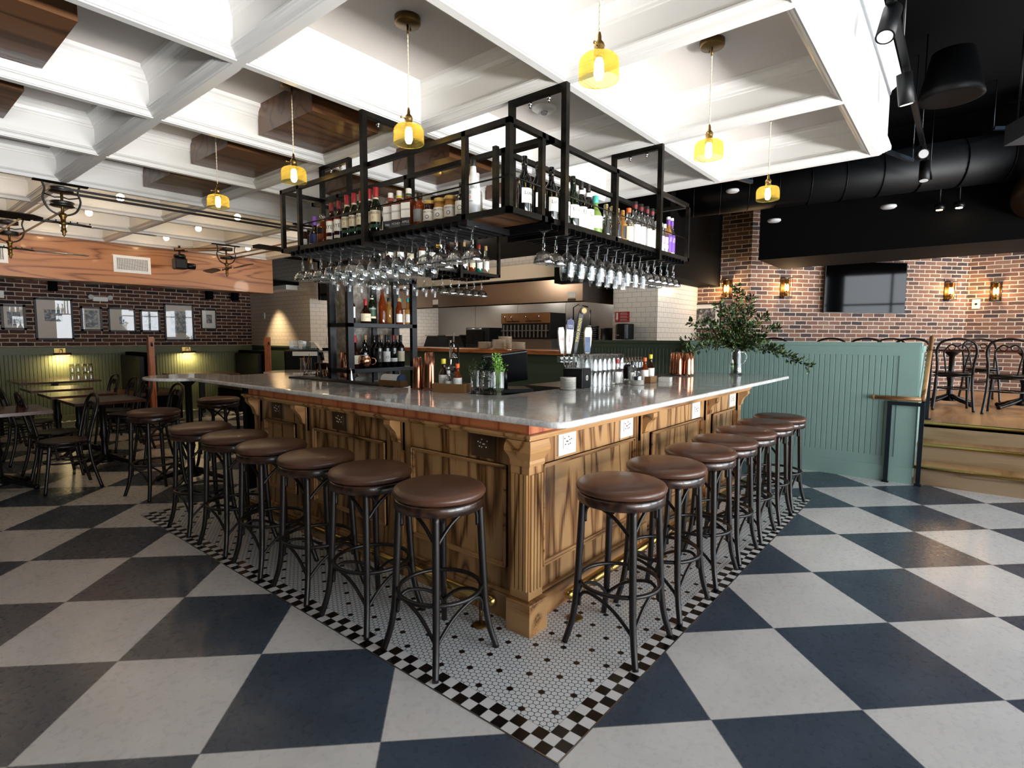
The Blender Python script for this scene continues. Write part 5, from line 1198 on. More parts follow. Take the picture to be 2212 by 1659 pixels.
def area(loc, to, e, col, sx, sy, name='window_light', spread=None):
    l = bpy.data.lights.new(name, 'AREA'); l.shape = 'RECTANGLE'; l.size = sx; l.size_y = sy; l.energy = e; l.color = col
    if spread: l.spread = R_(spread)
    o = bpy.data.objects.new(name, l); COL.objects.link(o); o.location = loc
    o.rotation_euler = (Vector(to) - Vector(loc)).to_track_quat('-Z', 'Y').to_euler(); return o
WARM = (1, .72, .42); WARM2 = (1, .62, .30)
pp = [((1.89, 2.23), 'yellow glass pendant lamp over the left counter, nearest the rack hanger'), ((1.89, 1.13), 'biggest yellow glass pendant lamp at the top of the photo'), ((3.05, 1.13), 'yellow glass pendant lamp in the front row, second from the right'),
      ((4.21, 1.13), 'yellow glass pendant lamp at the far right of the front row'), ((1.89, 3.34), 'yellow glass pendant lamp over the left counter, middle of three'), ((1.89, 4.44), 'yellow glass pendant lamp over the left counter, farthest of three'),
      ((4.21, 4.44), 'yellow glass pendant lamp seen below the rack corner'), ((3.05, 4.44), 'yellow glass pendant lamp glowing behind the hanging glasses')]
p0 = pend_proto()
for k, ((x, y), lb) in enumerate(pp):
    z = 3.048
    if k == 0: p0.location = (x, y, z); p0['label'] = lb
    else: dup(p0, (x, y, z), .15 if k < 4 else 0, lb)
    point((x, y, z - .566), 4.5, WARM, .016, 'pendant_light')
# bulbs of the far coffers
k = 0; b0 = None
for x in (.727, 1.89, 3.05, 4.21):
    for y in (6.667, 7.775, 8.885):
        lb = 'round bulb on the far ceiling, %s column from the left, %s row from the bar' % (ORD[int((x - .7) / 1.16)], ORD[int((y - 6.6) / 1.1)])
        if b0 is None:
            b0 = thing('ceiling_bulb', lb, 'ceiling light', (x, y, 3.048), 0, 'bare bulbs of the far ceiling'); MB().lathe([(.045, 0), (.045, -.02), (.018, -.03), (.018, -.155), (0, -.155)], n=20).build('holder', M['brassd'], b0); MB().ball((0, 0, -.19), .036, 14).build('bulb', M['bulbs'], b0)
        else: dup(b0, (x, y, 3.048), 0, lb)
        point((x, y, 2.858), 6.5, (1, .70, .40), .037, 'bulb_light')
# ------------------------------------------------------------------ belt driven fans
def fan_proto():
    t = thing('belt_fan', 'x', 'ceiling fan', (0, 0, 0), 0, 'belt driven ceiling fans')
    MB().box((-.19, -.025, -.012), (.19, .025, 0)).build('mount_plate', M['black'], t)
    m = MB(); pts = spline([(-.13, 0, -.01), (-.115, 0, -.07), (-.13, 0, -.15), (-.09, 0, -.24), (0, 0, -.275), (.09, 0, -.24), (.13, 0, -.15), (.115, 0, -.07), (.13, 0, -.01)], 6); m.tube(pts, .008, 8)
    m.tube([(-.12, 0, -.11), (-.05, 0, -.13), (.0, 0, -.12)], .006, 6).tube([(.12, 0, -.11), (.05, 0, -.13), (.0, 0, -.12)], .006, 6); m.build('yoke', M['bent'], t)
    MB().lathe([(.085, -.045), (.09, -.05), (.085, -.06), (.085, -.07), (.09, -.078), (.08, -.084), (0, -.084)], n=28).build('pulley', M['bent'], t)
    MB().lathe([(.080, -.16), (.088, -.165), (.082, -.175), (.082, -.19), (.088, -.198), (.075, -.204), (0, -.204)], n=28).build('pulley', M['bent'], t)
    MB().cyl((0, 0, -.03), (0, 0, -.31), .011, 12).lathe([(.028, -.26), (.032, -.28), (.02, -.30), (.02, -.33), (.03, -.335), (.03, -.35), (.018, -.36), (.018, -.40), (.024, -.41), (.01, -.43), (.014, -.44), (0, -.46)], n=16).build('shaft', M['brassd'], t)
    for s_ in (-1, 1):
        m = MB(); m.tube([(s_ * .02, 0, -.34), (s_ * .09, 0, -.34), (s_ * .2, 0, -.345)], .010, 8)
        for q in (.05, .1, .19): m.cyl((s_ * q, 0, -.33), (s_ * q, 0, -.318), .005, 6)
        br = m.build('arm', M['bent'], t)
        q = MB(); q.M = Matrix.Rotation(R_(12 * s_), 4, 'X')
        q.prism([(s_ * a, b) for a, b in ((.15, -.015), (.22, -.055), (.70, -.065), (.74, 0), (.70, .065), (.22, .055), (.15, .015))][::s_], -.349, -.341)
        q.build('blade', M['bent'], t)
    return t
f0 = fan_proto()
fans = [((1.30, 6.115), 'belt driven fan nearest the bar on the left ceiling', 0), ((1.28, 8.33), 'belt driven fan at the left edge of the photo before the oak soffit', .0), ((3.63, 8.33), 'belt driven fan at the right end of the oak soffit', 1.45), ((3.63, 6.115), 'belt driven fan hidden behind the bottle rack, one blade showing', .05)]
for k, ((x, y), lb, rz) in enumerate(fans):
    if k == 0: f0.location = (x, y, 2.783); f0['label'] = lb
    else:
        r = dup(f0, (x, y, 2.783), 0, lb)
        if rz:
            for c in r.children:
                if c.name.startswith(('arm', 'blade')): c.rotation_euler = (0, 0, rz)
belts = [((1.30, 6.115), (3.63, 6.115), 2.72, 'x', 'bent', 'dark drive belt running across the ceiling between the two nearer fans'), ((1.28, 6.115), (1.28, 8.33), 2.60, 'y', 'kraft', 'tan drive belt from the nearest fan back to the left edge fan'), ((3.63, 6.115), (3.63, 8.33), 2.60, 'y', 'kraft', 'tan drive belt leading to the fan at the soffit end'), ((3.24, 8.95), (3.63, 8.33), 2.72, 'x', 'kraft', 'tan drive belt between the motor and the soffit end fan')]
for a, b, z, ax, mt, lb in belts:
    m = MB(); A = Vector((a[0], a[1], z)); B = Vector((b[0], b[1], z)); d = (B - A).normalized(); s_ = Vector((-d.y, d.x, 0)) * .088
    m.bar(A + s_, B + s_, .004, .022); m.bar(A - s_, B - s_, .004, .022); o = m.build('drive_belt', M[mt]); props(o, lb, 'belt', 'fan drive belts')
t = thing('fan_motor', 'black electric fan motor hanging before the oak soffit', 'motor', (3.24, 8.95, 2.783), world=True)
MB().box((3.16, 8.88, 2.44), (3.32, 9.05, 2.60)).cyl((3.24, 8.96, 2.60), (3.24, 8.96, 2.66), .08, 16).build('housing', M['blackm'], t, .02); MB().cyl((3.32, 8.96, 2.50), (3.44, 8.96, 2.50), .045, 16).build('gearbox', M['blackm'], t); MB().cyl((3.24, 8.96, 2.6), (3.24, 8.96, 2.783), .015, 8).cyl((3.24, 8.96, 2.70), (3.24, 8.96, 2.74), .07, 20).build('hanger_rod', M['blackm'], t)

# ------------------------------------------------------------------ bentwood chairs and tables
def chair_proto():
    t = thing('bentwood_chair', 'x', 'chair')
    MB().lathe([(.0, .455), (.17, .455), (.2, .452), (.205, .465), (.2, .475), (.17, .472), (0, .468)], n=28).build('seat', M['bent'], t)
    MB().tube(arcpts((0, 0, .43), .185, 0, 350, 29, 'xy'), .012, 8, closed=True).build('apron_ring', M['bent'], t)
    for s_ in (-1, 1):
        MB().tube(spline([(s_ * .15, .13, .45), (s_ * .165, .155, .25), (s_ * .18, .19, 0)], 6), [.017] * 6 + [.014] * 7, 8).build('leg', M['bent'], t)
        MB().tube(spline([(s_ * .175, -.16, .45), (s_ * .18, -.18, .25), (s_ * .2, -.24, 0)], 6), .015, 8).build('leg', M['bent'], t)
    hoop = spline([(-.175, -.16, .45), (-.18, -.19, .60), (-.195, -.225, .74), (-.165, -.25, .84), (-.09, -.262, .882), (0, -.265, .893), (.09, -.262, .882), (.165, -.25, .84), (.195, -.225, .74), (.18, -.19, .60), (.175, -.16, .45)], 6)
    bk = MB().tube(hoop, .0145, 8).build('back_hoop', M['bent'], t)
    inn = spline([(-.085, -.165, .46), (-.105, -.2, .62), (-.12, -.225, .74), (-.06, -.245, .82), (0, -.25, .80), (.06, -.245, .82), (.12, -.225, .74), (.105, -.2, .62), (.085, -.165, .46)], 6)
    m = MB(); m.tube(inn, .0095, 8)
    for s_ in (-1, 1): m.tube([(s_ * .05 + .035 * math.cos(a), -.24, .79 + .035 * math.sin(a)) for a in [R_(20 * k) for k in range(18)]], .007, 6, closed=True)
    m.build('inner_loops', M['bent'], t)
    MB().tube(arcpts((0, -.01, .27), .165, 0, 350, 27, 'xy'), .0085, 8, closed=True).build('stretcher_ring', M['bent'], t)
    return t
c0 = chair_proto(); first = [True]
def chair(x, y, z, rz, lb, grp):
    if first[0]: c0.location = (x, y, z); c0.rotation_euler = (0, 0, rz); c0['label'] = lb; c0['group'] = grp; first[0] = False
    else: dup(c0, (x, y, z), rz, lb, grp)
GP = 'bentwood chairs on the raised platform'; PZ = .58
for k, (x, y, rz, lb) in enumerate(((8.95, .09, -PI / 2 + .1, 'bentwood chair just right of the handrail, back to the camera'), (8.80, -.43, -PI / 2 - .1, 'bentwood chair at the right edge of the photo, back to the camera'), (10.55, -.22, PI / 2 + .2, 'bentwood chair beyond the table, between the two nearer chair backs'),
        (8.9, 2.15, -PI / 2, 'bentwood chair top showing over the green wall, leftmost'), (8.9, 1.42, -PI / 2, 'bentwood chair top showing over the green wall, second from the left'), (8.95, 1.04, -PI / 2 + .1, 'bentwood chair top showing over the green wall below the television'), (9.0, .52, -PI / 2, 'bentwood chair top just left of the handrail'),
        (10.3, .9, PI / 2, 'bentwood chair against the television wall behind the left table'))):
    chair(x, y, PZ, rz, lb, GP)
def pedestal_table(x, y, z, w, d, H, lb, grp, top='table', round_=False):
    t = thing('pedestal_table', lb, 'table', (x, y, z), 0, grp)
    m = MB()
    if round_: m.lathe([(w / 2 - .01, H - .03), (w / 2, H - .025), (w / 2 + .003, H - .015), (w / 2, H - .003), (w / 2 - .012, H)], n=56)
    else: m.box((-w / 2, -d / 2, H - .03), (w / 2, d / 2, H))
    m.build('tabletop', M[top], t)
    MB().lathe([(.09, .05), (.06, .08), (.035, .14), (.03, .3), (.045, .36), (.032, .42), (.032, H - .1), (.09, H - .04), (.09, H - .03)], n=20).build('column', M['blackm'], t)
    for k in range(4):
        a = PI / 4 + k * PI / 2; c, s_ = math.cos(a), math.sin(a)
        MB().tube(spline([(.03 * c, .03 * s_, .12), (.12 * c, .12 * s_, .085), (.22 * c, .22 * s_, .055), (.30 * c, .30 * s_, .03), (.34 * c, .34 * s_, .022)], 4), [.028] * 8 + [.022] * 6 + [.028] * 3, 8).build('foot', M['blackm'], t)
    return t
pedestal_table(9.62, .12, PZ, .7, .65, .755, 'dark pedestal table on the platform beyond the handrail chair', 'platform tables', 'table'); pedestal_table(9.55, -.62, PZ, .7, .65, .755, 'dark pedestal table on the platform at the right edge', 'platform tables', 'table'); pedestal_table(9.55, 1.25, PZ, .7, .65, .755, 'dark pedestal table hidden behind the green half wall', 'platform tables', 'table')
GD = 'bentwood chairs in the left dining area'
pedestal_table(.88, 7.02, 0, .74, .70, .76, 'dark cherry table at the left edge of the photo', 'left dining tables')
pedestal_table(-.25, 6.0, 0, .8, .8, .76, 'dark table cut off by the left edge of the photo', 'left dining tables')
for k, y in enumerate((7.45, 8.45, 9.5)): pedestal_table(1.83, y, 0, .65, .7, .76, 'dark dining table among chairs behind the left stools, %s from the bar' % ORD[k], 'left dining tables')
dl = [(1.30, 6.62, PI / 2, 'chair at the near right corner of the left edge table'), (.75, 7.6, PI, 'chair on the far side of the left edge table'), (.5, 6.45, 0, 'chair on the near side of the left edge table'),
      (1.36, 7.3, -PI / 2, 'chair left of the dining table nearest the stools'), (2.3, 7.3, PI / 2, 'chair right of the dining table nearest the stools'), (1.36, 8.35, -PI / 2, 'chair left of the middle dining table'), (2.3, 8.33, PI / 2, 'chair right of the middle dining table'),
      (1.32, 9.1, -PI / 2, 'chair left of the rear dining table, nearer one'), (1.3, 9.72, -PI / 2, 'chair left of the rear dining table, farther one'), (2.3, 8.85, PI / 2, 'chair right of the rear dining table, nearer one'), (2.32, 9.75, PI / 2, 'chair right of the rear dining table, farther one')]
for x, y, rz, lb in dl: chair(x, y, 0, rz, 'dark bentwood ' + lb, GD)
ht = pedestal_table(2.20, 6.02, 0, .76, .76, 1.07, 'round pale marble high table beyond the left end of the bar', None, 'marble', True)
pedestal_table(3.85, 7.0, 0, .7, .7, 1.0, 'second round marble high table behind the jiggers', None, 'marble', True)
# booths
GBo = 'dark booths along the picture wall'
for k, x in enumerate((.95, 3.34, 5.37)):
    t = thing('booth_partition', ['dark booth partition at the far left', 'dark booth partition behind the middle oak post', 'dark booth partition at the tiled wall'][k], 'booth', (x, 11.2, 0), 0, GBo, world=True)
    MB().box((x - .05, 10.72, 0), (x + .05, 11.8, 1.18)).build('divider', M['black'], t)
    for s_ in (-1, 1):
        if x + s_ * .55 > 5.6: continue
        MB().box((x + s_ * .05, 10.8, 0), (x + s_ * .5, 11.8, .42)).build('bench', M['black'], t); MB().box((x + s_ * .05, 10.8, .42), (x + s_ * .5, 11.8, .50)).build('cushion', M['leather'], t, .015)
        MB().box((x + s_ * .05, 10.8, .50), (x + s_ * .13, 11.8, 1.12)).build('backrest', M['blackm'], t, .01)
    if k:
        p = thing('oak_post', 'oak booth post with coat hook, ' + ('before the middle partition' if k == 1 else 'beside the drinks machine'), 'post', (x, 10.66, 0), 0, 'oak posts of the booths')
        MB().box((-.043, -.045, 0), (.043, .045, 1.45)).build('shaft', M['redoakz'], p)
        MB().tube(spline([(0, -.045, 1.32), (0, -.08, 1.29), (0, -.09, 1.32), (0, -.08, 1.34)], 4), .006, 6).cbox((0, -.048, 1.33), (.02, .006, .06)).build('coat_hook', M['blackm'], p)
for k, (x, lb) in enumerate(((2.15, 'booth table with upturned glasses under the left picture lamp'), (4.35, 'booth table under the right picture lamp'))):
    t = thing('booth_table', lb, 'table', (x, 11.25, 0), 0, 'booth tables'); MB().box((-.5, -.5, .73), (.5, .5, .76)).build('tabletop', M['table'], t, .004); MB().box((-.04, -.04, 0), (.04, .04, .73)).build('leg', M['blackm'], t)
g1 = None
for i in range(4):
    for lv in range(2):
        lb = '%s upturned tumbler on the booth table, %s from the left' % ('upper' if lv else 'lower', ORD[i]); loc = (2.36 + i * .085, 11.15 + .04 * (i % 2), .76 + lv * .125)
        if g1 is None: g1 = thing('tumbler', lb, 'glass', loc, 0, 'tumblers on the booth table'); MB().olathe([(.038, 0), (.034, .05), (.031, .12), (0, .122)], n=16, rib=.03).build('body', M['glassr'], g1)
        else: dup(g1, loc, 0, lb)
# pictures
def picture(x0_, x1_, z0_, z1_, fw_, fm, matc, img, seed, label):
    t = thing('framed_picture', label, 'picture', ((x0_ + x1_) / 2, 11.88, (z0_ + z1_) / 2), 0, 'framed pictures on the brick wall', world=True); Y = 11.9
    m = MB(); m.box((x0_, Y - .03, z0_), (x1_, Y, z0_ + fw_)); m.box((x0_, Y - .03, z1_ - fw_), (x1_, Y, z1_)); m.box((x0_, Y - .03, z0_), (x0_ + fw_, Y, z1_)); m.box((x1_ - fw_, Y - .03, z0_), (x1_, Y, z1_)); m.build('frame', fm, t)
    MB().box((x0_ + fw_, Y - .012, z0_ + fw_), (x1_ - fw_, Y - .002, z1_ - fw_)).build('mat', matc, t)
    w = x1_ - x0_; h_ = z1_ - z0_; a, b, c, d = img
    MB().box((x0_ + w * a, Y - .0135, z0_ + h_ * c), (x0_ + w * b, Y - .012, z0_ + h_ * d)).build('print', M['art'][seed], t)
    MB().add([(x0_ + fw_, Y - .02, z0_ + fw_), (x1_ - fw_, Y - .02, z0_ + fw_), (x1_ - fw_, Y - .02, z1_ - fw_), (x0_ + fw_, Y - .02, z1_ - fw_)], [(0, 1, 2, 3)]).build('glazing', M['glassp'], t)
mc = simple('picture_mat', 'D8CCC0', .6, var=.02); bf = simple('brown_frame', '2E1D16', .4); kf = M['blackm']
picture(1.655, 1.961, 1.553, 1.961, .035, bf, mc, (.25, .78, .18, .72), 0, 'brown framed picture at the far left of the brick wall'); picture(2.07, 2.578, 1.394, 2.085, .028, kf, mc, (.25, .72, .45, .73), 1, 'large black framed picture of a seated figure, second from the left')
picture(2.681, 2.992, 1.548, 1.971, .032, bf, mc, (.22, .8, .15, .85), 2, 'small brown framed picture right of the large left picture'); picture(3.082, 3.501, 1.541, 1.966, .024, kf, mc, (.40, .62, .33, .66), 3, 'wide black framed picture with a tiny dark print')
picture(3.575, 3.905, 1.54, 1.952, .032, bf, mc, (.2, .82, .15, .85), 4, 'brown framed picture with two stacked prints above the oak post'); picture(3.98, 4.497, 1.38, 2.083, .026, kf, mc, (.22, .78, .2, .8), 5, 'large black framed picture, tallest on the right'); picture(4.64, 4.927, 1.612, 1.996, .015, kf, M['lab'], (.35, .72, .3, .75), 6, 'small thin framed picture nearest the tiled wall')
t = thing('emergency_light', 'white twin head emergency light on the brick wall', 'emergency light', (2.97, 11.87, 2.13), world=True)
MB().box((2.86, 11.82, 2.07), (3.08, 11.9, 2.15)).build('body', M['lab'], t, .008)
for x in (2.83, 3.11): MB().cyl((x, 11.86, 2.15), (x, 11.80, 2.14), .04, 16).build('lamp_head', M['lgrey'], t)
o = MB().box((1.63, 11.88, 2.06), (1.712, 11.9, 2.175)).build('wall_box', M['lab']); props(o, 'small white box on the brick at the left edge', 'wall box')
for k, x in enumerate((2.37, 4.33)):
    t = thing('picture_lamp', 'brass picture lamp on the green panelling, %s' % ('left of the middle post' if k == 0 else 'right of the middle post'), 'wall lamp', (x, 11.83, 1.2), 0, 'brass picture lamps', world=True)
    MB().box((x - .09, 11.815, 1.17), (x + .06, 11.83, 1.255)).build('backplate', M['brass'], t); MB().tube(spline([(x, 11.815, 1.22), (x, 11.75, 1.24), (x, 11.72, 1.20), (x, 11.72, 1.17)], 4), .006, 8).build('arm', M['brass'], t)
    MB().cyl((x - .12, 11.72, 1.155), (x + .12, 11.72, 1.155), .02, 14).build('shade', M['brassd'], t); MB().box((x - .1, 11.712, 1.131), (x + .1, 11.728, 1.135)).build('tube', M['warmdim'], t)
    area((x, 11.745, 1.125), (x, 11.80, .6), 11, (1, .74, .36), .22, .03, 'picture_lamp_light')
# ------------------------------------------------------------------ right wall sconces, tv, picture
def sconce(P, nrm_, label):
    """P point on wall, nrm_ outward"""
    n = Vector(nrm_).normalized(); rz = math.atan2(n.x, -n.y)
    t = thing('wall_sconce', label, 'wall lamp', P, rz, 'cage sconces on the right brick walls')
    MB().box((-.075, -.012, -.16), (.075, 0, .16)).build('backplate', M['bent'], t)
    m = MB()
    for z in (-.15, -.09, .15): m.tube([(-.075, -.01, z), (-.07, -.10, z), (.07, -.10, z), (.075, -.01, z)], .005, 6)
    for x in (-.068, 0.0, .068): m.tube([(x, -.10, -.15), (x, -.10, .15)], .0035, 6)
    m.box((-.075, -.11, -.165), (.075, 0, -.15)); m.box((-.075, -.11, .15), (.075, 0, .16)); m.build('cage', M['bent'], t)
    MB().olathe([(.055, -.145), (.055, .13)], (0, -.055, 0), 20).build('glass', M['amberglass'], t)
    for s_ in (-1, 1): MB().lathe([(.0, -.06), (.014, -.045), (.016, .03), (.008, .06), (0, .062)], (s_ * .022, -.055, 0), 12).build('bulb', M['sconce'], t)
    pl = Vector(P) + n * .055; point((pl.x, pl.y, pl.z), 14, WARM, .03, 'sconce_light'); pl = Vector(P) + n * .16; point((pl.x, pl.y, pl.z), 10, WARM, .05, 'sconce_light')
nb_ = (sa, -ca, 0)
def onwb(s_, z): return (c1.x + ca * s_, c1.y + sa * s_, z)
sconce((9.37, 3.85, 2.27), (-1, 0, 0), 'cage wall sconce at the left end of the brick, under the bottle rack'); sconce((9.37, 3.08, 2.28), (-1, 0, 0), 'cage wall sconce above the framed group photo'); sconce(onwb(.60, 2.29), nb_, 'cage wall sconce left of the big television'); sconce(onwb(3.66, 2.29), nb_, 'cage wall sconce right of the big television'); sconce((c2.x, -.36, 2.27), (-1, 0, 0), 'cage wall sconce at the far right above the white plate')
P = onwb(2.01, 2.315); t = thing('television', 'large black television on the brick wall above the platform', 'television', P, R_(-42))
MB().box((-.75, -.09, -.42), (.75, -.05, .42)).build('bezel', M['blackm'], t); MB().box((-.74, -.0915, -.41), (.74, -.09, .41)).build('screen', M['tv'], t); MB().box((-.2, -.05, -.15), (.2, 0, .15)).build('bracket', M['blackm'], t)
t = thing('framed_photo', 'black framed old group photograph on the lit brick behind the plant', 'picture', (9.36, 3.46, 1.84), world=True)
m = MB(); m.box((9.34, 3.166, 1.62), (9.37, 3.761, 1.635)); m.box((9.34, 3.166, 2.04), (9.37, 3.761, 2.056)); m.box((9.34, 3.166, 1.62), (9.37, 3.182, 2.056)); m.box((9.34, 3.745, 1.62), (9.37, 3.761, 2.056)); m.build('frame', M['blackm'], t)
MB().box((9.352, 3.18, 1.633), (9.368, 3.747, 2.043)).build('mat', M['lab'], t); MB().box((9.349, 3.26, 1.70), (9.352, 3.67, 1.97)).build('print', M['art'][7], t)
t = thing('wall_plate', 'white control plate with a dark button on the right brick wall', 'control plate', (c2.x, -.115, 2.07), world=True); MB().box((c2.x - .015, -.17, 1.99), (c2.x, -.06, 2.15)).build('plate', M['lab'], t, .003); MB().cyl((c2.x - .015, -.115, 2.07), (c2.x - .022, -.115, 2.07), .018, 16).build('button', M['ink'], t)
# ------------------------------------------------------------------ handrail
hr = thing('handrail', 'oak handrail on dark steel posts at the foot of the steps', 'handrail', (6.78, .4, 0), world=True)
m = MB(); st_ = M['railsteel'] = simple('rail_steel', '18222B', .4, .4)
for (x, y, z0_, z1_) in ((6.785, .555, 0, .835), (6.80, .285, 0, .835)):
    m.box((x - .019, y - .019, z0_), (x + .019, y + .019, z1_)); MB().box((x - .05, y - .03, .0), (x + .05, y + .03, .006)).build('foot_plate', st_, hr)
m.build('post', st_, hr)
MB().box((7.62, .262, .58), (7.66, .302, 1.36)).build('post', st_, hr); MB().box((7.58, .24, .58), (7.70, .32, .588)).build('foot_plate', st_, hr)
m = MB(); m.box((6.765, .27, .80), (6.805, .575, .835)); m.bar((6.80, .282, .82), (7.66, .282, 1.38), .03, .02); m.build('top_bar', st_, hr)
MB().tube([(6.785, .70, .868), (6.787, .5, .868), (6.795, .30, .868)], [.021, .0225, .0225], 14).ball((6.785, .70, .868), .024).build('grip', M['oaky'], hr)
MB().tube([(6.795, .285, .868), (7.2, .285, 1.13), (7.75, .285, 1.49)], .0225, 14).build('grip', M['oakx'], hr)
# ------------------------------------------------------------------ dark ceiling zone
o = MB().box((8.0, -4.2, 2.53), (9.2, 2.23, 3.94)).build('wall_bulkhead', M['black']); o['kind'] = 'structure'
o = MB().box((4.95, 5.0, 2.86), (9.0, 9.5, 3.5)).build('ceiling_bulkhead', M['black']); o['kind'] = 'structure'
t = thing('round_duct', 'large black spiral air duct under the dark ceiling', 'duct', (8, 1, 3.3), world=True)
m = MB(); m.cyl((7.7, 3.6, 3.42), (7.7, -.3, 3.33), .245, 32); m.build('tube', M['duct'], t); m = MB()
for k in range(11): y = 3.4 - k * .36; z = 3.42 - (3.6 - y) * .0242; m.tube([(7.7 + .249 * math.cos(a), y + .10 * math.cos(a), z + .249 * math.sin(a)) for a in [R_(15 * q) for q in range(24)]], .006, 5, closed=True)
m.build('seam', M['duct'], t)
t = thing('flexible_duct', 'ribbed flexible duct curving at the right edge of the photo', 'duct', (8, -1, 3), world=True)
m = MB(); pts = spline([(7.55, -.62, 3.9), (7.5, -.68, 3.5), (7.5, -.58, 3.1), (7.75, -.50, 2.95), (8.0, -.5, 2.93)], 14); m.tube(pts, [.2 + (.012 if i % 2 else 0) for i in range(len(pts))], 24); m.build('hose', simple('flex_foil', '4A3A2C', .4, .5), t)
t = thing('speaker_or_duct', 'angular dark grey duct box hanging at the top right', 'duct', (5.7, -.4, 3.0), world=True)  # rectangular duct box, not a speaker; shares its name with the bar speaker
m = MB(); m.M = Matrix.Translation((5.5, -.14, 2.88)) @ Matrix.Rotation(R_(26), 4, 'Z'); m.box((-1.2, -.9, 0), (0, 0, .14)); m.build('box', simple('grey_duct', '24282E', .5), t); MB().cyl((5.3, -.2, 3.0), (5.3, -.2, 3.95), .008, 6).build('rod', M['blackm'], t)
single('ceiling_speaker', MB().lathe([(.13, .32), (.19, .05), (.2, .0), (.17, -.005), (0, .0)], n=32), M['duct'], 'black bell shaped ceiling speaker hanging at the top right', 'speaker', (5.25, .18, 3.22))
tk = thing('light_track', 'black lighting track along the edge of the white coffered ceiling', 'light track', (4, .38, 3.2), world=True)
MB().box((1.5, .355, 3.12), (7.3, .39, 3.15)).build('rail', M['blackm'], tk); 
for x in (2.2, 4.0, 5.8, 7.2): MB().cyl((x, .372, 3.15), (x, .372, 3.95), .006, 6).build('suspension_rod', M['blackm'], tk)
def head(x, d, lb, on=False):
    t = thing('track_spotlight', lb, 'spotlight', (x, .372, 3.12), 0, 'track spotlights'); d = Vector(d).normalized(); c = Vector((0, 0, -.10))
    MB().box((-.03, -.016, -.03), (.03, .016, 0)).cyl((0, 0, -.03), (0, 0, -.09), .009, 8).build('adapter', M['blackm'], t)
    a = c - d * .07; b = c + d * .11; MB().cyl(a, b, .042, 24).build('housing', M['duct'], t); MB().cyl(b - d * .004, b + d * .001, .034, 20).build('lens', emis('spot_lens_on', 'FFF4E0', 6) if on else M['lgrey'], t)
head(3.35, (-.55, .1, -1), 'track spotlight nearest the camera, tilted left'); head(4.25, (.25, -.1, -1), 'second track spotlight with a bright lens', True); head(5.9, (-1, -.2, -.2), 'third track spotlight pointing sideways'); head(6.4, (-.2, 0, -1), 'fourth track spotlight near the duct')
spot((4.28, .36, 2.9), (4.6, .2, 0), 40, (1, .9, .78), 50, .7, .03, 'track_light')
for k, (x, y, z) in enumerate(((7.2, 2.35, 3.3), (7.6, 1.95, 2.95), (7.6, .75, 2.95))):
    single('ceiling_sensor', MB().lathe([(.075, .02), (.08, 0), (.06, -.015), (0, -.018)], n=24), M['lgrey'], 'round white ceiling disc in the dark zone, %s from the left' % ORD[k], 'ceiling disc', (x, y, z), group='white discs under the dark ceiling')
for k, (x, y) in enumerate(((7.85, .30), (7.85, .13))):
    t = thing('ceiling_spot', 'small bright warm spotlight under the dark ceiling, %s' % ('left and dimmer' if k == 0 else 'right and brighter'), 'spotlight', (x, y, 2.9), 0, 'bright ceiling spots'); MB().lathe([(.05, .06), (.05, 0), (.042, 0), (.038, .02), (0, .02)], n=20).cyl((0, 0, .06), (0, 0, .5), .008, 6).build('housing', M['blackm'], t); MB().cyl((0, 0, .018), (0, 0, -.004), .03, 16).build('lens', M['bulbs'] if k else M['warmdim'], t)
GS = 'black struts under the dark ceiling'
for k, (a, b) in enumerate((((5.6, .75, 3.12), (6.15, .45, 3.05)), ((5.0, 1.95, 3.0), (5.6, 1.65, 2.95)), ((7.2, -.1, 3.5), (7.9, -.9, 3.55)))):
    m = MB(); m.bar(a, b, .03, .03); m.cyl(a, (a[0], a[1], 3.95), .005, 6); m.cyl(b, (b[0], b[1], 3.95), .005, 6); o = m.build('ceiling_strut', M['railsteel']); props(o, 'dark metal trapeze strut under the ceiling, %s from the left' % ORD[(1, 0, 2)[k]], 'strut', GS)
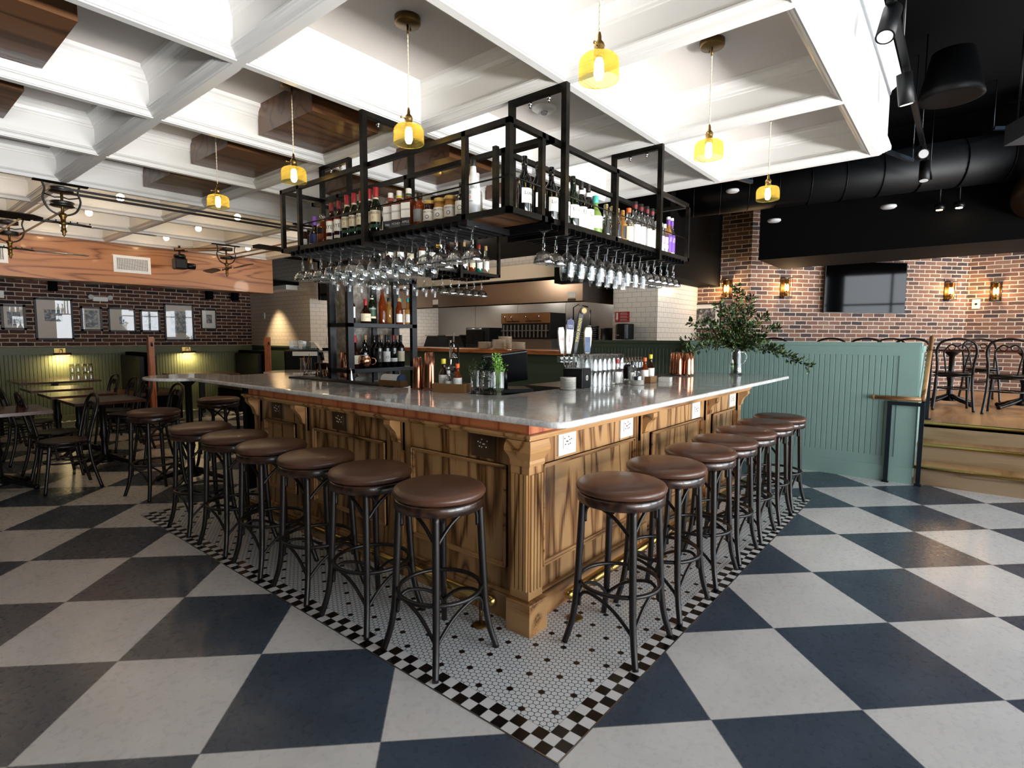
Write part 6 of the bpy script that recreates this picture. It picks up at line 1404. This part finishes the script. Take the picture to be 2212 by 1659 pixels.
# ------------------------------------------------------------------ lights
for i, (a, b) in enumerate(wins):
    area(((a + b) / 2, -4.45, 1.75), ((a + b) / 2, 0, 1.6), (35, 60, 200, 240, 210, 190)[i], (.87, .94, 1.0), b - a, 2.7, 'window_light')
    area(((a + b) / 2, -5.2, .2), ((a + b) / 2 + .8, 0, 2.6), (120, 215, 230, 140, 40, 20)[i], (1.0, .98, .95), b - a, 1.0, 'ceiling_uplight', 75)  # uplights added outside each window to brighten the ceiling, standing in for bounce
spot((5.25, 10.75, 2.42), (5.55, 10.6, 0), 150, (1, .72, .40), 75, .8, .04, 'downlight')
t = thing('downlight', 'small black downlight washing the tiled wall beside the oak soffit', 'spotlight', (5.25, 10.75, 2.44)); MB().lathe([(.05, 0), (.05, -.03), (.04, -.03), (.038, -.005), (0, -.005)], n=20).build('ring', M['blackm'], t)
for y in (5.4, 6.9, 8.4): area((7.9, y, 2.36), (7.9, y, 0), 18, (1, .93, .84), .3, .15, 'hood_fill')  # added area lights standing in for lamps under the hood
point((6.0, 6.0, 2.6), 32, (1, .84, .66), .15, 'kitchen_fill'); spot((7.0, 8.4, 2.84), (6.6, 9.5, 1.2), 60, (1, .72, .42), 80, .8, .05, 'tile_light')  # the point light is added, in place of unseen kitchen lamps
for x, y in ((8.6, -.8), (9.6, -1.6), (10.6, -.2)): spot((x, y, 2.5 if x < 9.2 else 3.0), (x, y, 0), 45, (1, .72, .45), 90, .8, .05, 'platform_fill')  # added spots without fixtures, standing in for lamps above the platform
wd = bpy.data.worlds.new('world'); SC.world = wd; wd.use_nodes = True; wd.node_tree.nodes['Background'].inputs[0].default_value = (.75, .85, 1, 1); wd.node_tree.nodes['Background'].inputs[1].default_value = .6
SC.view_settings.view_transform = 'Standard'; SC.view_settings.look = 'None'; SC.view_settings.exposure = 0.0; SC.view_settings.gamma = 1; SC.view_settings.use_curve_mapping = False
cy = SC.cycles; cy.max_bounces = 10; cy.transparent_max_bounces = 24; cy.glossy_bounces = 4; cy.diffuse_bounces = 4; cy.caustics_reflective = False; cy.caustics_refractive = False; cy.sample_clamp_indirect = 6.0
